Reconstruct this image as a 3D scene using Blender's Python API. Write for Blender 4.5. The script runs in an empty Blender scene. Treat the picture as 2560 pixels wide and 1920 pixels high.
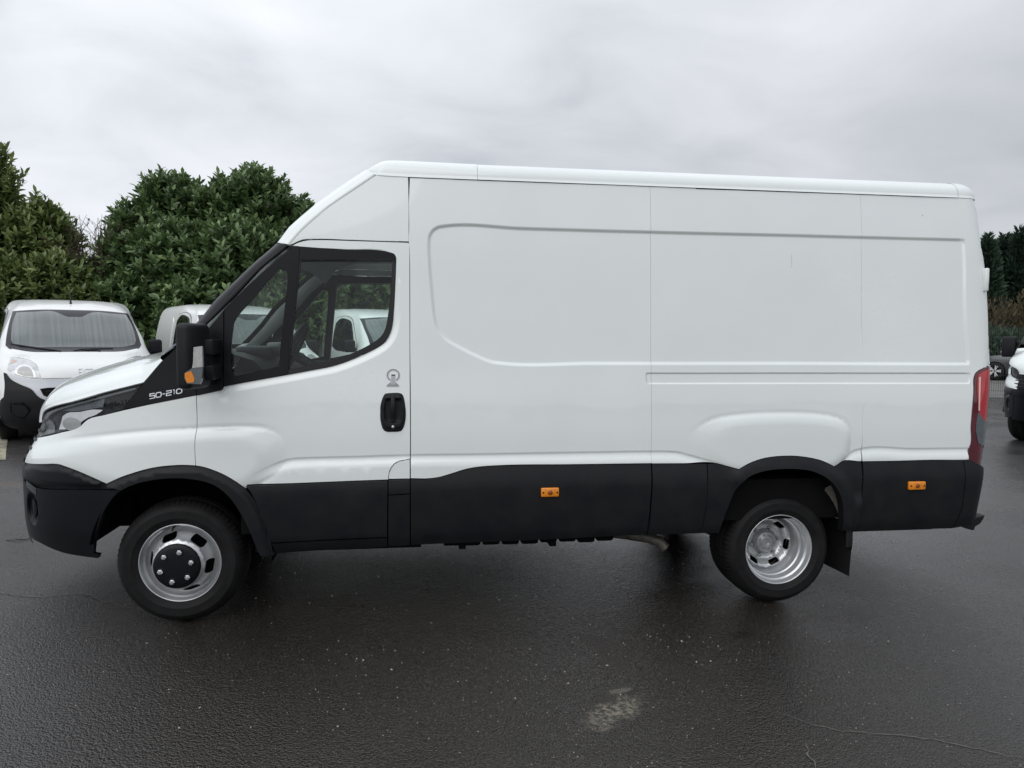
import bpy, bmesh, math, random
import numpy as np
from mathutils import Vector, Matrix
from mathutils.geometry import delaunay_2d_cdt

random.seed(7); RNG = np.random.default_rng(7)
scn = bpy.context.scene
COL = scn.collection
# ------------------------------------------------------------------ camera, sky, sun, exposure
TH, PI_, RO = math.radians(7.8), math.radians(3.87), .0077
CAM = Vector((2.286, -4.989, 1.61))
f0 = Vector((math.sin(TH), math.cos(TH), 0)); r0 = Vector((math.cos(TH), -math.sin(TH), 0)); u0 = Vector((0, 0, 1))
cf = f0*math.cos(PI_) - u0*math.sin(PI_); cu = u0*math.cos(PI_) + f0*math.sin(PI_)
cr = r0*math.cos(RO) + cu*math.sin(RO); cu2 = cu*math.cos(RO) - r0*math.sin(RO)
cam = bpy.data.cameras.new('camera'); camo = bpy.data.objects.new('camera', cam); COL.objects.link(camo)
camo.matrix_world = Matrix(((cr.x, cu2.x, -cf.x, CAM.x), (cr.y, cu2.y, -cf.y, CAM.y), (cr.z, cu2.z, -cf.z, CAM.z), (0, 0, 0, 1)))
cam.sensor_width = 36; cam.lens = 36*1775/2560; cam.clip_start = .05; cam.clip_end = 3000
scn.camera = camo

SUN_EL, SUN_ROT = math.radians(40), math.radians(212)
w = bpy.data.worlds.new('World'); scn.world = w; w.use_nodes = True
nt = w.node_tree; N = nt.nodes; L = nt.links
for n in list(N): N.remove(n)
out = N.new('ShaderNodeOutputWorld'); bg = N.new('ShaderNodeBackground'); bg.inputs['Strength'].default_value = .1
sky = N.new('ShaderNodeTexSky'); sky.sky_type = 'NISHITA'; sky.sun_disc = False
sky.sun_elevation = SUN_EL; sky.sun_rotation = SUN_ROT
tc = N.new('ShaderNodeTexCoord'); sep = N.new('ShaderNodeSeparateXYZ'); L.new(tc.outputs['Generated'], sep.inputs[0])
def wm(op, a, b=None, c=None):
    n = N.new('ShaderNodeMath'); n.operation = op
    for i, v in enumerate((a, b, c)):
        if v is None: continue
        if isinstance(v, (int, float)): n.inputs[i].default_value = v
        else: L.new(v, n.inputs[i])
    return n.outputs[0]
zc = wm('MAXIMUM', sep.outputs[2], 0.0)
den = wm('ADD', zc, .24)
cmb = N.new('ShaderNodeCombineXYZ')
L.new(wm('DIVIDE', sep.outputs[0], den), cmb.inputs[0]); L.new(wm('DIVIDE', sep.outputs[1], den), cmb.inputs[1])
def wnoise(scale, detail, rough, off, dist=0.):
    mp = N.new('ShaderNodeMapping'); mp.inputs['Location'].default_value = off; L.new(cmb.outputs[0], mp.inputs[0])
    mp.inputs['Scale'].default_value = (.9, 1.1, 1)
    t = N.new('ShaderNodeTexNoise'); t.inputs['Scale'].default_value = scale; t.inputs['Detail'].default_value = detail
    t.inputs['Roughness'].default_value = rough; t.inputs['Distortion'].default_value = dist; L.new(mp.outputs[0], t.inputs[0])
    return t.outputs[0]
n1 = wnoise(.55, 4, .5, (3.1, 1.7, 0), .4); n2 = wnoise(2.3, 6, .52, (0.4, 5.2, 0), .5)
mixv = wm('ADD', wm('MULTIPLY', n1, .66), wm('MULTIPLY', n2, .34))
ramp = N.new('ShaderNodeValToRGB'); L.new(mixv, ramp.inputs[0])
els = ramp.color_ramp.elements
els[0].position = .34; els[0].color = (.43, .465, .52, 1)
els[1].position = .63; els[1].color = (.80, .825, .865, 1)
e = els.new(.47); e.color = (.63, .655, .70, 1)
# an overcast sky is brightest overhead and a little brighter low down to the west
el = N.new('ShaderNodeMapRange'); el.inputs['From Min'].default_value = .25; el.inputs['From Max'].default_value = 1.0
el.inputs['To Min'].default_value = 9.6; el.inputs['To Max'].default_value = 18.0; L.new(zc, el.inputs[0])
west = N.new('ShaderNodeMapRange'); west.inputs['From Min'].default_value = -.9; west.inputs['From Max'].default_value = .8
west.inputs['To Min'].default_value = 1.22; west.inputs['To Max'].default_value = .72; L.new(sep.outputs[0], west.inputs[0])
mul = N.new('ShaderNodeMix'); mul.data_type = 'RGBA'; mul.blend_type = 'MULTIPLY'; mul.inputs[0].default_value = 1
L.new(ramp.outputs[0], mul.inputs[6])
cv = N.new('ShaderNodeCombineXYZ'); k_ = wm('MULTIPLY', el.outputs[0], west.outputs[0])
for i in range(3): L.new(k_, cv.inputs[i])
L.new(cv.outputs[0], mul.inputs[7])
mx = N.new('ShaderNodeMix'); mx.data_type = 'RGBA'; mx.inputs[0].default_value = .96
L.new(sky.outputs[0], mx.inputs[6]); L.new(mul.outputs[2], mx.inputs[7])
L.new(mx.outputs[2], bg.inputs[0]); L.new(bg.outputs[0], out.inputs[0])

sun = bpy.data.lights.new('sun', 'SUN'); sun.energy = .75; sun.angle = math.radians(60); sun.color = (1, .97, .93)
suno = bpy.data.objects.new('sun', sun); COL.objects.link(suno)
# the sky's rotation is measured clockwise from +Y
sd = Vector((math.sin(SUN_ROT)*math.cos(SUN_EL), math.cos(SUN_ROT)*math.cos(SUN_EL), math.sin(SUN_EL)))
suno.rotation_euler = sd.to_track_quat('Z', 'Y').to_euler(); suno.location = sd*50
scn.view_settings.view_transform = 'Standard'; scn.view_settings.look = 'None'
scn.view_settings.gamma = 1; scn.view_settings.exposure = .23; scn.view_settings.use_curve_mapping = False

# ------------------------------------------------------------------ helpers
def tag(o, label=None, cat=None, group=None, kind=None):
    if label: o['label'] = label
    if cat: o['category'] = cat
    if group: o['group'] = group
    if kind: o['kind'] = kind
    return o
def empty(name, loc=(0, 0, 0), rz=0, parent=None):
    o = bpy.data.objects.new(name, None); COL.objects.link(o); o.location = loc; o.rotation_euler = (0, 0, rz)
    o.empty_display_size = .2
    if parent: o.parent = parent
    return o
def link(name, me, m, parent=None, smooth=False):
    o = bpy.data.objects.new(name, me); COL.objects.link(o)
    if m is not None: me.materials.append(m)
    if parent: o.parent = parent
    if smooth:
        for p in me.polygons: p.use_smooth = True
    return o
def copy_tree(o, parent=None):
    c = o.copy(); COL.objects.link(c)
    if parent: c.parent = parent
    for ch in list(o.children): copy_tree(ch, c)
    return c
class MB:
    """collects vertices and faces for one mesh"""
    def __init__(s): s.v = []; s.f = []; s.sm = []
    def add(s, vs, fs, smooth=False):
        b = len(s.v); s.v += [tuple(q) for q in vs]; s.f += [tuple(i+b for i in f) for f in fs]; s.sm += [smooth]*len(fs)
    def box(s, c, d, R=None, taper=1.):
        x, y, z = d[0]/2, d[1]/2, d[2]/2
        vs = [Vector((sx*x*(taper if sz > 0 else 1), sy*y*(taper if sz > 0 else 1), sz*z)) for sz in (-1, 1) for sy in (-1, 1) for sx in (-1, 1)]
        if R is not None: vs = [R @ v for v in vs]
        s.add([v+Vector(c) for v in vs], [(0, 2, 3, 1), (4, 5, 7, 6), (0, 1, 5, 4), (2, 6, 7, 3), (0, 4, 6, 2), (1, 3, 7, 5)])
    def rbox(s, c, d, r=.02, seg=2, R=None):
        bm = bmesh.new(); bmesh.ops.create_cube(bm, size=1)
        for v in bm.verts: v.co = Vector((v.co.x*d[0], v.co.y*d[1], v.co.z*d[2]))
        bmesh.ops.bevel(bm, geom=bm.edges[:], offset=r, segments=seg, profile=.5, affect='EDGES')
        vs = [v.co.copy() for v in bm.verts]
        if R is not None: vs = [R @ v for v in vs]
        bm.verts.index_update()
        s.add([v+Vector(c) for v in vs], [tuple(v.index for v in f.verts) for f in bm.faces], True); bm.free()
    def tube(s, pts, r, n=8, cap=True):
        pts = [Vector(p) for p in pts]; rr = r if isinstance(r, (list, tuple)) else [r]*len(pts)
        b = len(s.v); up = None
        for i, p in enumerate(pts):
            t = (pts[min(i+1, len(pts)-1)]-pts[max(i-1, 0)]).normalized()
            if up is None:
                up = t.orthogonal().normalized()
            up = (up - t*up.dot(t)).normalized(); q = t.cross(up)
            for k in range(n):
                a = 2*math.pi*k/n; s.v.append(tuple(p + (up*math.cos(a)+q*math.sin(a))*rr[i]))
        for i in range(len(pts)-1):
            for k in range(n):
                s.f.append((b+i*n+k, b+i*n+(k+1) % n, b+(i+1)*n+(k+1) % n, b+(i+1)*n+k)); s.sm.append(True)
        if cap:
            s.f.append(tuple(b+k for k in reversed(range(n)))); s.sm.append(False)
            s.f.append(tuple(b+(len(pts)-1)*n+k for k in range(n))); s.sm.append(False)
    def lathe(s, prof, n=64, c=(0, 0, 0), closed=False):
        """profile (r, y) turned about the y axis"""
        b = len(s.v); m = len(prof)
        for k in range(n):
            a = 2*math.pi*k/n
            for r, y in prof: s.v.append((c[0]+r*math.cos(a), c[1]+y, c[2]+r*math.sin(a)))
        for k in range(n):
            k2 = (k+1) % n
            for i in range(m if closed else m-1):
                i2 = (i+1) % m
                s.f.append((b+k*m+i, b+k2*m+i, b+k2*m+i2, b+k*m+i2)); s.sm.append(True)
    def prism(s, poly, y0, y1):
        """polygon in (x, z) extruded along y"""
        n = len(poly)
        s.add([(x, y0, z) for x, z in poly]+[(x, y1, z) for x, z in poly],
              [tuple(range(n)), tuple(reversed(range(n, 2*n)))]+[(i, i+n, (i+1) % n+n, (i+1) % n) for i in range(n)])
    def grid(s, rows, smooth=True, closed=False):
        b = len(s.v); m = len(rows[0])
        for r in rows: s.v += [tuple(p) for p in r]
        for i in range(len(rows)-1):
            for k in range(m if closed else m-1):
                k2 = (k+1) % m
                s.f.append((b+i*m+k, b+i*m+k2, b+(i+1)*m+k2, b+(i+1)*m+k)); s.sm.append(smooth)
    def mesh(s, name):
        me = bpy.data.meshes.new(name); me.from_pydata(s.v, [], s.f)
        me.polygons.foreach_set('use_smooth', s.sm); me.update(); return me
    def build(s, name, m, parent=None, recalc=True):
        me = s.mesh(name)
        if recalc:
            bm = bmesh.new(); bm.from_mesh(me); bmesh.ops.recalc_face_normals(bm, faces=bm.faces); bm.to_mesh(me); bm.free()
        return link(name, me, m, parent)

# ------------------------------------------------------------------ materials
MATS = {}
def pmat(name, col, rough=.5, metal=0., coat=0., spec=.5, var=0., vscale=3., bump=0., bscale=200., emit=None, col2=None, rvar=0., detail=5.):
    m = bpy.data.materials.new(name); m.use_nodes = True; t = m.node_tree; b = t.nodes['Principled BSDF']
    b.inputs['Base Color'].default_value = (*col, 1); b.inputs['Roughness'].default_value = rough; b.inputs['Metallic'].default_value = metal
    b.inputs['Coat Weight'].default_value = coat; b.inputs['Coat Roughness'].default_value = .04; b.inputs['Specular IOR Level'].default_value = spec
    tcn = t.nodes.new('ShaderNodeTexCoord')
    if var > 0:
        n = t.nodes.new('ShaderNodeTexNoise'); n.inputs['Scale'].default_value = vscale; n.inputs['Detail'].default_value = detail; n.inputs['Roughness'].default_value = .6
        t.links.new(tcn.outputs['Object'], n.inputs[0])
        r = t.nodes.new('ShaderNodeValToRGB'); t.links.new(n.outputs[0], r.inputs[0])
        a = col2 if col2 else tuple(c*(1-var) for c in col)
        r.color_ramp.elements[0].position = .32; r.color_ramp.elements[0].color = (*a, 1)
        r.color_ramp.elements[1].position = .68; r.color_ramp.elements[1].color = (*col, 1)
        t.links.new(r.outputs[0], b.inputs['Base Color'])
        if rvar:
            mr = t.nodes.new('ShaderNodeMapRange'); t.links.new(n.outputs[0], mr.inputs[0])
            mr.inputs['From Min'].default_value = .3; mr.inputs['From Max'].default_value = .7
            mr.inputs['To Min'].default_value = rough+rvar; mr.inputs['To Max'].default_value = rough-rvar; t.links.new(mr.outputs[0], b.inputs['Roughness'])
    if bump > 0:
        n = t.nodes.new('ShaderNodeTexNoise'); n.inputs['Scale'].default_value = bscale; n.inputs['Detail'].default_value = 3
        t.links.new(tcn.outputs['Object'], n.inputs[0])
        bp = t.nodes.new('ShaderNodeBump'); bp.inputs['Strength'].default_value = bump; bp.inputs['Distance'].default_value = .002
        t.links.new(n.outputs[0], bp.inputs['Height']); t.links.new(bp.outputs[0], b.inputs['Normal'])
    MATS[name] = m
    return m
def glassmat(name, tint, refl=1.0, rough=.0):
    m = bpy.data.materials.new(name); m.use_nodes = True; t = m.node_tree
    for n in list(t.nodes): t.nodes.remove(n)
    o = t.nodes.new('ShaderNodeOutputMaterial'); mx = t.nodes.new('ShaderNodeMixShader'); tr = t.nodes.new('ShaderNodeBsdfTransparent')
    gl = t.nodes.new('ShaderNodeBsdfGlossy'); fr = t.nodes.new('ShaderNodeFresnel'); 
    ge = t.nodes.new('ShaderNodeNewGeometry'); io = t.nodes.new('ShaderNodeMapRange'); t.links.new(ge.outputs['Backfacing'], io.inputs[0]); io.inputs[3].default_value = 1.5; io.inputs[4].default_value = 1/1.5; t.links.new(io.outputs[0], fr.inputs[0])
    tr.inputs[0].default_value = (*tint, 1); gl.inputs['Roughness'].default_value = rough
    mu = t.nodes.new('ShaderNodeMath'); mu.operation = 'MULTIPLY'; mu.use_clamp = True; mu.inputs[1].default_value = refl*1.8; t.links.new(fr.outputs[0], mu.inputs[0])
    t.links.new(mu.outputs[0], mx.inputs[0]); t.links.new(tr.outputs[0], mx.inputs[1]); t.links.new(gl.outputs[0], mx.inputs[2]); t.links.new(mx.outputs[0], o.inputs[0])
    MATS[name] = m; return m
M_WHITE = pmat('white_paint', (.79, .83, .815), .30, coat=1., var=.055, vscale=.9, rvar=.05)
M_BLACK = pmat('black_plastic', (.0060, .0070, .0100), .50, var=.4, vscale=7, detail=9., col2=(.0125, .0125, .0135), bump=.25, bscale=500, spec=.24, rvar=.07)
M_GLOSSB = pmat('gloss_black', (.012, .012, .015), .22, coat=.6, var=.2, vscale=5)
M_SATB = pmat('satin_black', (.0065, .007, .0095), .36, var=.25, vscale=5, spec=.20)
M_RUB = pmat('rubber', (.006, .006, .007), .6, var=.2, vscale=20)
M_TYRE = pmat('tyre_rubber', (.013, .013, .0135), .60, var=.5, vscale=12, bump=.3, bscale=300, spec=.2)
M_RIM = pmat('wheel_silver', (.62, .63, .64), .30, metal=.68, var=.12, vscale=14)
M_RIMD = pmat('wheel_grey', (.36, .37, .38), .45, metal=.5, var=.25, vscale=25)
M_CHROME = pmat('chrome', (.75, .76, .78), .12, metal=1., var=.05, vscale=20)
M_REFL = pmat('lamp_reflector', (.80, .81, .82), .22, metal=.35, var=.1, vscale=30)
M_LAMPW = pmat('frosted_lamp', (.34, .34, .33), .35, coat=.5, var=.15, vscale=90)
M_LAMPD = pmat('lamp_housing', (.012, .013, .016), .3, metal=.2, spec=.2, var=.3, vscale=15)
M_LAMPG = pmat('lamp_grey', (.14, .15, .165), .3, metal=.4, var=.2, vscale=15)
M_ORANGE = pmat('orange_lens', (.85, .27, .012), .25, coat=.4, var=.25, vscale=60)
M_ORANGED = pmat('orange_dark', (.30, .07, .01), .4, var=.3, vscale=60)
M_RED = pmat('red_lens', (.50, .012, .020), .15, coat=1., var=.25, vscale=14)
M_REDD = pmat('dark_red_lens', (.10, .006, .016), .12, coat=1., var=.3, vscale=10)
M_SMOKE = pmat('smoked_lens', (.10, .12, .13), .12, coat=1., var=.3, vscale=25)
M_STRIP = pmat('pale_lens', (.70, .52, .48), .2, coat=.6, var=.1, vscale=30)
M_CLEAR = pmat('milky_lens', (.50, .49, .47), .18, coat=.7, var=.3, vscale=60)
M_DARK = pmat('underbody', (.0055, .0055, .006), .85, var=.4, vscale=8, spec=.12)
M_GREYM = pmat('galvanised', (.22, .20, .17), .6, metal=.2, var=.5, vscale=25)
M_INT = pmat('interior_grey', (.11, .115, .12), .6, var=.15, vscale=6)
M_INTD = pmat('dash_plastic', (.016, .018, .021), .55, spec=.25, var=.2, vscale=6)
M_INTL = pmat('headliner', (.78, .79, .78), .85, var=.1, vscale=6)
M_SEAT = pmat('seat_fabric', (.03, .032, .04), .9, var=.3, vscale=40)
M_GLASS = glassmat('window_glass', (.86, .94, .915), .5)
M_WSCR = glassmat('windscreen_glass', (.84, .92, .89), .55)
M_LENS = glassmat('clear_lens', (.94, .95, .96), .55)
# ---- side surface of the van: half width as a function of x (from the front bumper) and z ----
WZ = np.array([.10,.20,.35,.50,.80,1.0,1.2,1.45,1.75,2.14,2.5,2.75])
WV = np.array([.930,.950,.972,.988,1.0,1.0,.992,.972,.953,.925,.882,.850])
def _pchip(xk, yk):
    h=np.diff(xk); d=np.diff(yk)/h; m=np.zeros_like(yk)
    for i in range(1,len(xk)-1):
        if d[i-1]*d[i]>0:
            w1=2*h[i]+h[i-1]; w2=h[i]+2*h[i-1]; m[i]=(w1+w2)/(w1/d[i-1]+w2/d[i])
    m[0]=d[0]; m[-1]=d[-1]
    def f(x):
        x=np.clip(np.asarray(x,float),xk[0],xk[-1]); i=np.clip(np.searchsorted(xk,x)-1,0,len(xk)-2)
        t=(x-xk[i])/h[i]; t2=t*t; t3=t2*t
        return (2*t3-3*t2+1)*yk[i]+(t3-2*t2+t)*h[i]*m[i]+(-2*t3+3*t2)*yk[i+1]+(t3-t2)*h[i]*m[i+1]
    return f
W_ = _pchip(WZ, WV)
XS=1.35; NF=3.0; RR=.13
def S(x,z):
    x=np.asarray(x,float); z=np.asarray(z,float)
    w=W_(z); xf=XF_(z); xr=XR_(z)
    u=np.clip((XS-x)/(XS-xf),0,1)
    s=w*np.power(np.clip(1-np.power(u,NF),0,1),1/NF)
    v=np.clip((x-(xr-RR))/RR,0,1)
    return s-RR*(1-np.sqrt(np.clip(1-v*v,0,1)))
XF_ = _pchip(np.array([.20,.30,.35,.40,.45,.50,.55,.60,.70,.80,.85,.90,.95,1.0,1.05,1.10,1.25,1.6]),
             np.array([.012,.002,-.012,-.036,-.047,-.053,-.056,-.0577,-.0575,-.0570,-.0513,-.0344,-.0143,.0158,.042,.0553,.0577,.06]))
XR_ = _pchip(np.array([.30,.50,.70,.90,1.10,1.30,1.50,1.70,1.90,2.10,2.30,2.50,2.7]),
             np.array([5.862,5.866,5.879,5.896,5.914,5.931,5.941,5.936,5.921,5.900,5.877,5.846,5.81]))
T = {
 'fender': [(0.1349,1.006),(0.2717,1.037),(0.3754,1.065),(0.4583,1.087),(0.4938,1.105),(0.5132,1.124),(0.5397,1.143),(0.6307,1.168),(0.7245,1.192),(0.8512,1.222),(0.9872,1.25),(1.118,1.277),(1.12,1.099),(1.114,1.037),(1.115,0.9031),(1.058,0.907),(0.9981,0.9052),(0.9228,0.8978),(0.847,0.8815),(0.7856,0.8626),(0.7313,0.8434),(0.6881,0.824),(0.6443,0.8028),(0.5892,0.8275),(0.5326,0.8508),(0.4696,0.8732),(0.4033,0.8914),(0.3801,0.8969),(0.3565,0.8984),(0.2766,0.8909),(0.1837,0.8801),(0.0749,0.8691)],
 'bumper_upper': [(0.0742,0.8668),(0.1843,0.877),(0.2769,0.8878),(0.3567,0.8953),(0.3802,0.8938),(0.4033,0.8883),(0.4697,0.8701),(0.5325,0.8476),(0.5891,0.8243),(0.6403,0.8012),(0.6598,0.7921),(0.6908,0.7816),(0.7278,0.7726),(0.6115,0.7721),(0.4455,0.7671),(0.2388,0.758),(0.1794,0.7616),(0.0649,0.7772)],
 'bumper_lower': [(0.0648,0.7716),(0.1853,0.7544),(0.2385,0.7522),(0.4453,0.7624),(0.6113,0.7674),(0.7254,0.7694),(0.6892,0.7389),(0.6562,0.6986),(0.6261,0.65),(0.603,0.5931),(0.584,0.5439),(0.5686,0.4945),(0.5564,0.4445),(0.5489,0.4106),(0.5814,0.4054),(0.5707,0.3828),(0.5041,0.3875),(0.435,0.3923),(0.3718,0.3979),(0.3153,0.4079),(0.2547,0.4207),(0.1987,0.4331),(0.1283,0.4384),(0.0748,0.4457)],
 'arch_front': [(0.6443,0.8013),(0.6881,0.8217),(0.7313,0.841),(0.7856,0.8602),(0.8469,0.8792),(0.9228,0.8955),(0.998,0.9028),(1.058,0.9046),(1.118,0.8999),(1.162,0.8906),(1.207,0.8741),(1.252,0.8535),(1.296,0.828),(1.337,0.7977),(1.371,0.7674),(1.404,0.7224),(1.43,0.6772),(1.453,0.6237),(1.473,0.5658),(1.489,0.4993),(1.5,0.4405),(1.508,0.3876),(1.445,0.3899),(1.43,0.426),(1.416,0.4643),(1.401,0.5103),(1.381,0.5643),(1.359,0.614),(1.331,0.6676),(1.303,0.7127),(1.272,0.7495),(1.241,0.7781),(1.206,0.8003),(1.161,0.8178),(1.109,0.829),(1.056,0.836),(0.9966,0.8375),(0.9364,0.8333),(0.8835,0.8257),(0.8225,0.8117),(0.7762,0.795),(0.7293,0.771),(0.6908,0.7816),(0.6598,0.7921)],
 'headlight': [(0.1373,1.011),(0.1589,1.061),(0.1953,1.119),(0.2247,1.148),(0.2564,1.167),(0.3077,1.187),(0.366,1.204),(0.4269,1.221),(0.5368,1.25),(0.6098,1.272),(0.6801,1.291),(0.7551,1.311),(0.83,1.329),(0.8022,1.293),(0.7621,1.244),(0.7246,1.196),(0.6729,1.183),(0.6307,1.171),(0.5804,1.156),(0.5398,1.146),(0.5117,1.128),(0.4899,1.107),(0.4583,1.091),(0.375,1.07),(0.2705,1.043)],
 'hood_edge': [(0.1675,1.098),(0.1682,1.121),(0.1959,1.162),(0.2438,1.185),(0.308,1.206),(0.3662,1.221),(0.427,1.235),(0.5368,1.265),(0.6098,1.287),(0.68,1.306),(0.7551,1.325),(0.8451,1.348),(0.8812,1.39),(0.9139,1.43),(0.9446,1.466)],
 'cowl_side': [(0.8453,1.338),(0.8954,1.403),(0.9476,1.465),(0.9809,1.497),(1.014,1.53),(1.076,1.566),(1.145,1.601),(1.132,1.457),(1.118,1.274),(1.118,1.28),(0.9872,1.253),(0.8512,1.225),(0.7313,1.202),(0.7334,1.198),(0.7688,1.242),(0.8056,1.288),(0.8333,1.325)],
 'door': [(1.118,0.9031),(1.117,1.037),(1.123,1.099),(1.122,1.277),(1.123,1.276),(1.251,1.305),(1.26,1.324),(1.412,1.354),(1.592,1.387),(1.716,1.411),(1.838,1.436),(1.897,1.455),(1.955,1.478),(2.032,1.514),(2.098,1.551),(2.124,1.573),(2.141,1.597),(2.153,1.624),(2.163,1.667),(2.171,1.745),(2.178,1.866),(2.183,1.987),(2.184,2.03),(2.182,2.048),(2.175,2.06),(2.163,2.068),(2.146,2.074),(1.898,2.083),(1.659,2.092),(1.624,2.096),(1.645,2.107),(1.677,2.119),(1.714,2.126),(1.752,2.128),(1.939,2.128),(2.128,2.127),(2.249,2.126),(2.256,2.119),(2.257,1.289),(2.258,1.095),(2.257,0.9185),(2.225,0.9129),(2.195,0.9072),(2.171,0.8953),(2.153,0.8735),(2.141,0.8455),(2.136,0.8051),(1.903,0.8012),(1.634,0.7957),(1.379,0.7914),(1.372,0.7681),(1.337,0.8009),(1.296,0.8312),(1.252,0.8566),(1.207,0.8772),(1.162,0.8937)],
 'corner_top': [(2.139,0.8075),(2.143,0.8418),(2.155,0.8686),(2.173,0.8904),(2.196,0.9035),(2.225,0.9092),(2.256,0.9148),(2.256,0.8076)],
 'corner_mid': [(2.139,0.8013),(2.256,0.8039),(2.256,0.7283),(2.139,0.7248)],
 'corner_low': [(2.139,0.7185),(2.256,0.7221),(2.255,0.4192),(2.199,0.4172),(2.135,0.4168)],
 'door_clad': [(1.379,0.7866),(1.634,0.7909),(1.903,0.7963),(2.133,0.8002),(2.133,0.7224),(2.131,0.6038),(2.129,0.4775),(1.899,0.4747),(1.686,0.4702),(1.5,0.4637),(1.492,0.4977),(1.484,0.5376),(1.468,0.5972),(1.449,0.6529),(1.425,0.7083),(1.406,0.7511)],
 'sill': [(1.502,0.4561),(1.686,0.4626),(1.899,0.4671),(2.129,0.4699),(2.129,0.4131),(1.946,0.4104),(1.731,0.4037),(1.59,0.3972),(1.518,0.3921)],
 'clad_a': [(2.262,0.8038),(2.37,0.8029),(2.413,0.8095),(2.456,0.8186),(2.511,0.835),(2.566,0.8514),(2.615,0.8605),(2.665,0.8658),(2.74,0.8695),(3.182,0.8682),(3.657,0.8666),(3.655,0.7333),(3.651,0.6154),(3.647,0.5096),(3.644,0.4427),(3.322,0.4355),(2.935,0.428),(2.556,0.4248),(2.261,0.4216)],
 'clad_b': [(3.664,0.8658),(3.829,0.863),(3.999,0.8601),(3.999,0.7741),(3.999,0.6863),(3.993,0.5756),(3.98,0.439),(3.824,0.4393),(3.653,0.4391),(3.658,0.5403),(3.661,0.6393),(3.664,0.7591)],
 'clad_arch': [(4.006,0.8589),(4.066,0.8601),(4.134,0.8415),(4.203,0.8227),(4.231,0.8409),(4.26,0.8557),(4.305,0.8736),(4.351,0.886),(4.42,0.896),(4.489,0.8993),(4.547,0.8984),(4.606,0.8931),(4.665,0.8833),(4.725,0.869),(4.773,0.8504),(4.821,0.8272),(4.844,0.8402),(4.871,0.8566),(4.991,0.8568),(4.992,0.7771),(4.991,0.6866),(4.99,0.5608),(4.981,0.4918),(4.972,0.4314),(4.887,0.434),(4.881,0.4831),(4.873,0.5524),(4.857,0.6214),(4.832,0.6787),(4.802,0.7223),(4.767,0.7567),(4.728,0.7821),(4.682,0.803),(4.632,0.8172),(4.573,0.8249),(4.515,0.8282),(4.457,0.8281),(4.399,0.8247),(4.341,0.8158),(4.284,0.8004),(4.248,0.7835),(4.217,0.7588),(4.192,0.7284),(4.17,0.6913),(4.15,0.6385),(4.131,0.5809),(4.111,0.5142),(4.095,0.4354),(3.985,0.4388),(3.997,0.5755),(4.003,0.6862),(4.005,0.774)],
 'clad_rear': [(5.002,0.8566),(5.229,0.8563),(5.475,0.8579),(5.681,0.8592),(5.683,0.7639),(5.683,0.6714),(5.679,0.5428),(5.666,0.4783),(5.653,0.4166),(5.388,0.4175),(5.142,0.4167),(4.981,0.417),(4.989,0.4916),(4.997,0.5606),(4.997,0.6864),(4.999,0.7769)],
 'rear_corner': [(5.686,0.8591),(5.728,0.8584),(5.77,0.8382),(5.882,0.7873),(5.877,0.7215),(5.875,0.7),(5.872,0.6616),(5.868,0.6134),(5.865,0.559),(5.863,0.5304),(5.862,0.4971),(5.765,0.4447),(5.713,0.428),(5.659,0.4176),(5.671,0.4782),(5.684,0.5427),(5.688,0.6712),(5.688,0.7638)],
 'side_a': [(2.26,2.492),(2.64,2.493),(3.144,2.493),(3.663,2.495),(3.66,2.271),(3.661,2.016),(3.662,1.762),(3.665,1.508),(3.667,1.288),(3.653,1.335),(3.653,1.107),(3.657,0.8717),(3.182,0.8733),(2.74,0.8745),(2.665,0.8708),(2.615,0.8654),(2.566,0.8563),(2.511,0.8399),(2.456,0.8236),(2.413,0.8132),(2.37,0.8079),(2.262,0.81),(2.263,1.095),(2.262,1.337),(2.26,1.502),(2.26,1.825),(2.258,2.068),(2.256,2.116),(2.252,2.136),(2.255,2.197),(2.254,2.344)],
 'side_b': [(3.663,2.495),(3.944,2.494),(3.944,2.49),(4.494,2.492),(5.006,2.493),(5,2.243),(5.003,1.994),(5.011,1.73),(5.018,1.464),(5.018,1.235),(5.004,1.167),(4.995,1.001),(4.993,0.8613),(4.871,0.861),(4.844,0.8447),(4.821,0.8317),(4.772,0.8548),(4.724,0.8734),(4.665,0.8877),(4.606,0.8975),(4.547,0.9028),(4.489,0.9037),(4.419,0.9004),(4.35,0.8904),(4.305,0.878),(4.259,0.8601),(4.231,0.8452),(4.203,0.8271),(4.134,0.8458),(4.065,0.8644),(3.863,0.8678),(3.658,0.8702),(3.655,1.017),(3.657,1.229),(3.667,1.288),(3.665,1.508),(3.662,1.762),(3.661,2.016),(3.66,2.271)],
 'side_c': [(5.006,2.493),(5.356,2.494),(5.674,2.495),(5.843,2.495),(5.867,2.34),(5.889,2.164),(5.91,1.977),(5.927,1.79),(5.935,1.602),(5.936,1.46),(5.882,1.453),(5.815,1.429),(5.768,1.402),(5.761,1.39),(5.752,1.284),(5.744,1.19),(5.735,1.073),(5.729,0.9309),(5.725,0.9247),(5.724,0.8904),(5.727,0.8596),(5.683,0.8594),(5.474,0.8625),(5.229,0.8608),(4.995,0.8612),(4.995,1.001),(5.004,1.167),(5.018,1.235),(5.018,1.464),(5.011,1.73),(5.003,1.994),(5,2.243)],
 'tail_light': [(5.936,1.451),(5.815,1.427),(5.769,1.4),(5.764,1.389),(5.754,1.284),(5.746,1.19),(5.737,1.073),(5.731,0.9309),(5.727,0.9247),(5.726,0.8903),(5.729,0.8605),(5.776,0.8389),(5.882,0.7856),(5.887,0.846),(5.892,0.8958),(5.896,0.942),(5.899,0.9807),(5.902,1.013),(5.908,1.075),(5.917,1.176),(5.927,1.298)],
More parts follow.
